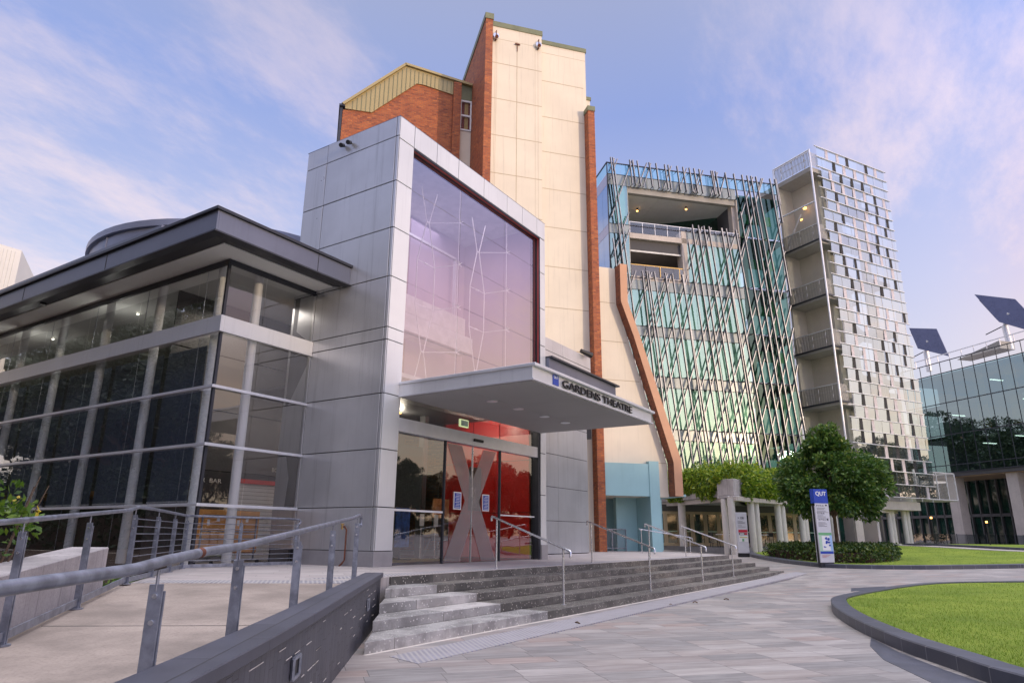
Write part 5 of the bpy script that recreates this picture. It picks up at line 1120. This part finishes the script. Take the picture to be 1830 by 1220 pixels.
P = np.array(P); P[:, 2] = np.maximum(P[:, 2], .25); cards('foliage', 'leaf_hedge', P, .12, hb, None, .6, 2)
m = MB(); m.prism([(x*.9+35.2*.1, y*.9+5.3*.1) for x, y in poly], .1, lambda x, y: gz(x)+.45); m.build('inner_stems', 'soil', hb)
m = MB(); m.prism([(x*1.05-35.2*.05, y*1.05-5.3*.05) for x, y in poly], 0, lambda x, y: gz(x)+.075); tag(m.build('mulch_bed', 'soil'), kind='structure')
# shrub at the left edge
sbh = thing('leafy_shrub', 'bright green shrub with a few yellow flowers at the left edge by the glass', 'shrub', (2.95, 7.75, .35)); rg = np.random.default_rng(5)
m = MB()
for i in range(9): a = rg.uniform(0, 6.28); m.tube((2.95, 7.75, .35), (2.95+.4*math.cos(a), 7.75+.4*math.sin(a), 1.3+rg.uniform(-.2, .5)), .012, 5, .005)
m.build('stem', 'bark', sbh); P, O = crown_points(rg, (2.9, 7.75, 1.2), (.45, .48, .62), 26, 26, .13); cards('foliage', 'leaf_shrub', P, .075, sbh, None, .5, 3, .1, O)
P, O = crown_points(rg, (3.1, 7.5, 1.45), (.25, .2, .3), 2, 4, .03); cards('flower', 'leaf_yellow', P, .05, sbh, None, .8, 6)
P = [(rg.uniform(2, 8), rg.uniform(7, 14), 0) for _ in range(4000)]; P = [(x, y, .36+rg.uniform(0, .1)) for x, y, _ in P if (-x*s38+y*c38) > ledge(x*c38+y*s38)+.55 and x < 8]
tag(cards('ground_cover', 'leaf_shrub', P, .10, None, ((5, 10, .35), 0), .4, 7), 'low green ground cover between the garden wall and the glass', 'plants', kind='stuff')

# ================================================================== LAWNS, KERBS
def catmull(P, n=8, closed=True):
    out = []; L = len(P)
    for i in range(L if closed else L-1):
        p0, p1, p2, p3 = [Vector(P[(i+k) % L] if closed else P[min(max(i+k, 0), L-1)]) for k in (-1, 0, 1, 2)]
        for j in range(n):
            t = j/n; out.append(tuple(.5*((2*p1)+(-p0+p2)*t+(2*p0-5*p1+4*p2-p3)*t*t+(-p0+3*p1-3*p2+p3)*t**3)))
    if not closed: out.append(tuple(P[-1]))
    return out
def offset(P, d, closed=True):
    out = []; n = len(P)
    for i in range(n):
        a = Vector(P[(i-1) % n] if closed or i else P[0]); b = Vector(P[(i+1) % n] if closed or i < n-1 else P[-1]); t = (b-a).normalized(); out.append((P[i][0]-t.y*d, P[i][1]+t.x*d))
    return out
round_ = catmull([(7.72, -.23), (8.69, .29), (10.0, .93), (12.23, 1.72), (14.4, 2.23), (16.2, 2.3), (20.2, 1.59), (22.66, .76), (24.39, -.75), (25.5, -3.2), (24.5, -8), (19, -11.5), (12, -11.5), (7, -8.5), (5.2, -4.5), (6.1, -1.6)][::-1], 7)
def kerbring(P, wd, h, name, closed=True):
    Q = offset(P, wd, closed); n = len(P); m = MB(); rng_ = range(n if closed else n-1); V = []
    for (x, y), (a, b) in zip(P, Q): V += [(x, y, gz(x)-.02), (x, y, gz(x)+h-.012), (x+(a-x)*.06, y+(b-y)*.06, gz(x)+h), (a, b, gz(x)+h), (a, b, gz(x)-.02)]
    F = []
    for i in rng_:
        j = (i+1) % n
        for k in range(4): F.append((5*i+k, 5*j+k, 5*j+k+1, 5*i+k+1))
    m.add(V, F); return tag(m.build(name, 'kerb_tile'), kind='structure'), Q
k1, inn = kerbring(round_, .27, .15, 'kerb')
def lawn(P, z, name='lawn'):
    m = MB(); c = (sum(p[0] for p in P)/len(P), sum(p[1] for p in P)/len(P)); n = len(P); rings = [1, .8, .5]; V = []
    for r in rings: V += [(c[0]+(x-c[0])*r, c[1]+(y-c[1])*r, gz(c[0]+(x-c[0])*r)+z) for x, y in P]
    V.append((*c, gz(c[0])+z)); F = []
    for k in range(2): F += [(k*n+i, k*n+(i+1) % n, (k+1)*n+(i+1) % n, (k+1)*n+i) for i in range(n)]
    F += [(2*n+i, 2*n+(i+1) % n, 3*n) for i in range(n)]
    m.add(V, F); return tag(m.build(name, 'grass'), kind='structure')
lawn(inn, .125)
def in_poly_pts(n, P, rg, near=None):
    xs = [p[0] for p in P]; ys = [p[1] for p in P]; out = []
    while len(out) < n:
        x, y = rg.uniform(min(xs), max(xs)), rg.uniform(min(ys), max(ys))
        if near is not None:
            d = math.hypot(x, y)
            if rg.random() > min(1, (near/d)**2): continue
            if y < -.62*x+ 1.5 or y < -4.5: continue
        if inside(x, y, P): out.append((x, y))
    return out
rg = np.random.default_rng(21); G = in_poly_pts(60000, inn, rg, 8.5)
bo = cards('grass_blades', 'blade', [(x, y, .12) for x, y in G], .042, None, ((14, -2, .12), 0), .16, 3, -1.6, None, True); tag(bo, 'short mown grass blades on the round kerbed lawn', 'grass', kind='stuff')
# dark paving band running off the kerb
m = MB(); m.prism([(10.72, 1.22), (9.6, .83), (8.6, .36), (7.0, -.55), (6.8, -.35), (7.75, .42), (8.9, .92), (9.9, 1.15)], -.04, .004); tag(m.build('paving_band', 'kerb'), kind='structure')
# dark drain grate
m = MB(); m.prism([(20.9, 2.7), (19.6, 2.55), (21.0, 1.95), (22.3, 2.0)], -.04, .004); tag(m.build('drain_grate', 'kerb'), kind='structure')
# lawns at the back
far = catmull([(44.5, 11.9), (42.35, 11.0), (37.85, 9.43), (33.85, 7.37), (31.85, 5.96), (30.6, 4.6), (30.7, 2.9), (31.2, 1.6), (32.3, .1), (34.0, -1.8), (37.5, -5), (42, -8.5)], 6, False)
kk, fin_ = kerbring(far[::-1], -.42, .15, 'kerb', False)
lw = [p for p in far]+[(47.5, -5.0), (50.5, -1.2), (56.5, 2.7), (58, 4.4), (52, 7.2), (46.5, 8.6)]
lawn([(x*.985+44*.015, y*.985+3*.015) for x, y in lw], .085)
m = MB(); m.prism([(50.7, -1.3), (56.9, 2.7), (58.2, 4.3), (59.6, 3.6), (58.2, 1.5), (52, -2.6), (47, -8), (44, -9), (46.6, -5)], lambda x, y: gz(x)-.05, lambda x, y: gz(x)+.10); tag(m.build('path', 'terrace_paving'), kind='structure')
kerbring([(59.8, 3.6), (58.2, 1.3), (52, -2.8), (47, -8.4)], -.4, .22, 'kerb', False)
lawn([(60, 3.6), (58.6, 1.1), (52.4, -3), (47.4, -8.6), (60, -14), (72, -6), (74, 0), (68.5, 2.5), (62, 5)], .16)
rg = np.random.default_rng(4); P = in_poly_pts(9000, lw, rg); cards('grass_blades', 'blade', [(x, y, gz(x)+.08) for x, y in P], .06, None, ((40, 3, .4), 0), .2, 6, -1.4, None, True); tag(bpy.data.objects['grass_blades.001'], 'mown grass blades on the lawn behind the hedge', 'grass', kind='stuff')
# glass fence and bollards at the back
gf = thing('glass_fence', 'long low smoked glass fence at the foot of the office block', 'fence', (66, 0, .75)); m = MB()
f0, f1 = Vector((64.5, 4.2)), Vector((84, -6.2))
for i in range(14):
    a = f0+(f1-f0)*(i/14); b = f0+(f1-f0)*((i+.96)/14); m.quad((*a, .75), (*b, .75), (*b, 1.72), (*a, 1.72))
m.build('glass_panel', 'glass_fence', gf); m = MB()
for i in range(15): a = f0+(f1-f0)*(i/14); m.bar((*a, .7), (*a, 1.76), .05, .05)
m.build('fence_post', 'dark_metal', gf)
for i, (x, y, hh) in enumerate([(62.5, 1.9, 2.0), (63.8, -1.6, 1.7), (64.8, -5.0, 2.0)]):
    lp = thing('bollard_light', ['slim black garden light, left one before the glass fence', 'slim black garden light, middle one before the glass fence', 'slim black garden light, right one before the glass fence'][i], 'garden light', (x, y, .8), 0, 'garden lights on the far lawn')
    m = MB(); m.tube((x, y, .8), (x, y, .8+hh), .045, 8); m.build('post', 'black_paint', lp); m = MB(); m.tube((x, y, .8+hh), (x, y, .93+hh), .07, 10); m.build('lamp_head', 'lamp_warm' if i < 2 else 'sign_grey', lp)

# ================================================================== SIGNS
def frame_between(a, b): a, b = Vector((*a, 0)), Vector((*b, 0)); return (b-a).normalized()
def pylon(name, lab, a, b, z0, zt, depth):
    t = thing(name, lab, 'sign', (*a, z0)); r_ = frame_between(a, b); n_ = Vector((-r_.y, r_.x, 0)); W_ = (Vector((*b, 0))-Vector((*a, 0))).length; O = Vector((*a, 0))
    def bx(u0, u1, v0, v1, za, zb, nm, mt, par=t, bevel=0):
        m = MB(); V = [O+r_*u+n_*v+Vector((0, 0, z)) for z in (za, zb) for u, v in ((u0, v0), (u1, v0), (u1, v1), (u0, v1))]; m.add(V, [(0, 3, 2, 1), (4, 5, 6, 7), (0, 1, 5, 4), (1, 2, 6, 5), (2, 3, 7, 6), (3, 0, 4, 7)]); return m.build(nm, mt, par, bevel=bevel)
    def tx_(s, u, z, h, w, mt, par, bold=.0): return text('lettering', s, mt, par, O+r_*u-n_*.010+Vector((0, 0, z)), r_, (0, 0, 1), h, w, .004, bold)
    return t, bx, tx_, W_
t, bx, tx_, W_ = pylon('wayfinding_sign', 'tall slim sign with blue QUT top and campus map beside the hedge', (30.55, 4.93), (31.10, 4.50), .14, 3.2, .2)
z0 = .14; H = 3.07
bx(.02, W_-.02, .02, .18, z0, z0+.22, 'sign_foot', 'dark_metal'); bx(0, W_, .0, .2, z0+.2, z0+H*.78, 'sign_body', 'sign_grey', bevel=.006); tp = bx(-.005, W_+.005, -.005, .205, z0+H*.815, z0+H, 'sign_top', 'blue_paint', bevel=.006); bx(-.012, -.002, .05, .15, z0+.2, z0+H*.8, 'side_strip', 'black_paint')
fc = bx(.0, W_, -.004, .0, z0+H*.14+.0, z0+H*.815, 'sign_face', 'sign_grey')
tx_('QUT', .09, z0+H*.905, .20, W_-.16, 'white_paint', tp, .03)
for zf, s, h in ((.785, '↑', .0), ):
    pass
tx_('P V S A', .08, z0+H*.775, .065, .36, 'sign_text', fc); tx_('G U B A', .08, z0+H*.675, .07, .36, 'sign_text', fc); tx_('H P O C', .12, z0+H*.595, .07, .36, 'sign_text', fc)
for i, zf in enumerate((.75, .735, .715, .655, .64, .565, .55, .535, .52)):
    bx(.08, .08+(.42, .36, .44, .3)[i % 4], -.010, -.005, z0+H*zf, z0+H*zf+.012, 'small_print', 'sign_text', fc)
for zf in (.70, .625): bx(.03, W_-.03, -.010, -.005, z0+H*zf, z0+H*zf+.006, 'rule', 'sign_text', fc)
for zf in (.782, .597): bx(W_-.17, W_-.09, -.010, -.005, z0+H*zf, z0+H*zf+.06, 'pictogram', 'black_paint', fc)
mp_ = bx(.02, W_-.02, -.008, -.004, z0+H*.205, z0+H*.44, 'map_panel', 'sign_light_green', fc); bx(.02, W_-.02, -.012, -.008, z0+H*.41, z0+H*.44, 'map_band', 'sign_green', mp_); bx(.02, W_-.02, -.012, -.008, z0+H*.175, z0+H*.205, 'map_band', 'blue_paint', mp_)
bx(W_-.16, W_-.02, -.011, -.008, z0+H*.205, z0+H*.41, 'map_river', 'sign_light_blue', mp_); bx(.16, W_-.14, -.013, -.011, z0+H*.215, z0+H*.40, 'map_ground', 'white_paint', mp_)
rm = random.Random(2)
for i in range(16): u = .20+rm.random()*.30; z = z0+H*(.25+.12*rm.random()); bx(u, u+.05+.04*rm.random(), -.017, -.013, z, z+.03+.05*rm.random(), 'map_building', 'blue_paint', mp_)
for i in range(3): bx(.10, .10+.4-.1*i, -.010, -.005, z0+H*(.155-.012*i), z0+H*(.155-.012*i)+.008, 'small_print', 'sign_red', fc)
t, bx, tx_, W_ = pylon('directory_sign', 'small grey directory sign with red band beside the corner column', (37.45, 9.98), (37.74, 9.50), .3, 2.6, .2)
z0 = .3; H = 2.25
bx(.0, W_, .0, .16, z0, z0+.22, 'sign_foot', 'black_paint'); bx(-.01, W_+.01, -.01, .17, z0+.2, z0+H, 'sign_body', 'sign_grey', bevel=.006); fc = bx(.01, W_-.01, -.016, -.01, z0+.25, z0+H-.03, 'sign_face', 'sign_grey')
text('lettering', '> OB', 'sign_text', fc, Vector((37.45, 9.98, z0+H*.85))+frame_between((37.45, 9.98), (37.74, 9.50))*.09-Vector((.02, .012, 0)), frame_between((37.45, 9.98), (37.74, 9.50)), (0, 0, 1), .12, .32, .006, .01)
for i, (w_, zf) in enumerate(((.25, .80), (.36, .77), (.36, .75), (.2, .70), (.38, .67))): bx(.08, .08+w_, -.024, -.018, z0+H*zf, z0+H*zf+.014, 'small_print', 'sign_text', fc)
bx(.08, W_-.02, -.024, -.018, z0+H*.55, z0+H*.61, 'red_band', 'sign_red', fc); bx(.1, W_-.04, -.024, -.018, z0+H*.495, z0+H*.54, 'black_band', 'black_paint', fc); bx(W_*.68, W_-.04, -.03, -.025, z0+H*.50, z0+H*.535, 'red_block', 'sign_red', fc); bx(.14, W_*.62, -.03, -.025, z0+H*.505, z0+H*.53, 'white_block', 'white_paint', fc)
bx(.08, W_-.02, -.024, -.018, z0+H*.34, z0+H*.48, 'pale_panel', 'white_paint', fc); bx(.12, W_-.05, -.03, -.025, z0+H*.43, z0+H*.455, 'yellow_line', 'sign_yellow', fc); bx(W_*.42, W_*.6, -.03, -.025, z0+H*.35, z0+H*.41, 'green_mark', 'sign_green', fc)
# fallen twigs on the paving
for i, (x, y, a, L) in enumerate([(9.6, 4.95, .9, .16), (14.0, 4.7, -.7, .10), (15.1, 4.4, -.6, .12), (13.2, 4.9, -.7, .08)]):
    m = MB(); m.path([(x, y, .02), (x+L*.5*math.cos(a), y+L*.5*math.sin(a), .035), (x+L*math.cos(a), y+L*math.sin(a), .015)], .012, 6); o = m.build('fallen_leaf', 'bark', frame=((x, y, 0), 0))
    tag(o, ['largest dry brown leaf on the dotted strip at the foot of the steps', 'dry brown leaf beyond the dotted strip, second from the near one', 'dry brown leaf farthest along the dotted strip', 'small dry brown leaf nearest the steps edge'][i], 'leaf', 'dry leaves on the paving')

# ================================================================== TREES AND BLOCKS BEHIND THE CAMERA (seen in the glass)
rg = np.random.default_rng(77)
pt = thing('street_tree', 'tall dark spreading tree standing beyond the garden, mirrored in the foyer glass', 'tree', (0, 0, 0))
m = MB(); m.tube((0, 0, 0), (0, 0, 6), .4, 10, .25)
for i in range(10): a = i*2.4; m.tube((0, 0, 3+.4*i), (4.2*math.cos(a), 4.2*math.sin(a), 6+.7*i), .15, 6, .04)
m.build('trunk', 'bark', pt, smooth=True)
P, O = crown_points(rg, (0, 0, 8.4), (5.6, 5.6, 5.6), 150, 330, 1.1); P2, O2 = crown_points(rg, (0, 0, 2.6), (5.0, 5.0, 2.4), 60, 200, 1.0); P = np.concatenate([P, P2]); P[:, 2] = np.maximum(P[:, 2], .2); cards('crown', 'leaf_far', P, .21, pt, None, .6, 8, .1, np.concatenate([O, O2]))
spots = [(-12+rg.uniform(-1.5, 1.5), 8+i*7.5, rg.uniform(1.05, 1.15)+(.25 if i > 1 else 0)) for i in range(9)]+[(-21+rg.uniform(-2, 2), 4+i*9.0, rg.uniform(1.2, 1.5)) for i in range(9)]
spots += [(-70+i*9+rg.uniform(-2, 2), -68+rg.uniform(-5, 5), rg.uniform(.95, 1.3)) for i in range(28)]
spots += [(74, 40, 1.35), (82, 44, 1.5), (90, 52, 1.6)]
for i, (x, y, s) in enumerate(spots):
    M = Matrix.Translation((x, y, 0)) @ Matrix.Rotation(i*1.3, 4, 'Z') @ Matrix.Scale(s, 4)
    if i == 0: pt.matrix_world = M
    else: copy_thing(pt, M)
for o in bpy.data.objects:
    if o.name.startswith('street_tree'): o['group'] = 'tall trees mirrored in the glass'; o['label'] = 'tall dark spreading tree outside the frame, mirrored in the glass'
bh = thing('boundary_hedge', 'long dark boundary hedge outside the frame beyond the garden, mirrored in the glass', 'hedge', (-8, 35, 0))
rg = np.random.default_rng(31); n = 16000; P = np.stack([-8+rg.uniform(-.8, .8, n), rg.uniform(-5, 75, n), rg.uniform(0, 2.6, n)], 1); cards('foliage', 'leaf_far', P, .3, bh, None, .6, 5)
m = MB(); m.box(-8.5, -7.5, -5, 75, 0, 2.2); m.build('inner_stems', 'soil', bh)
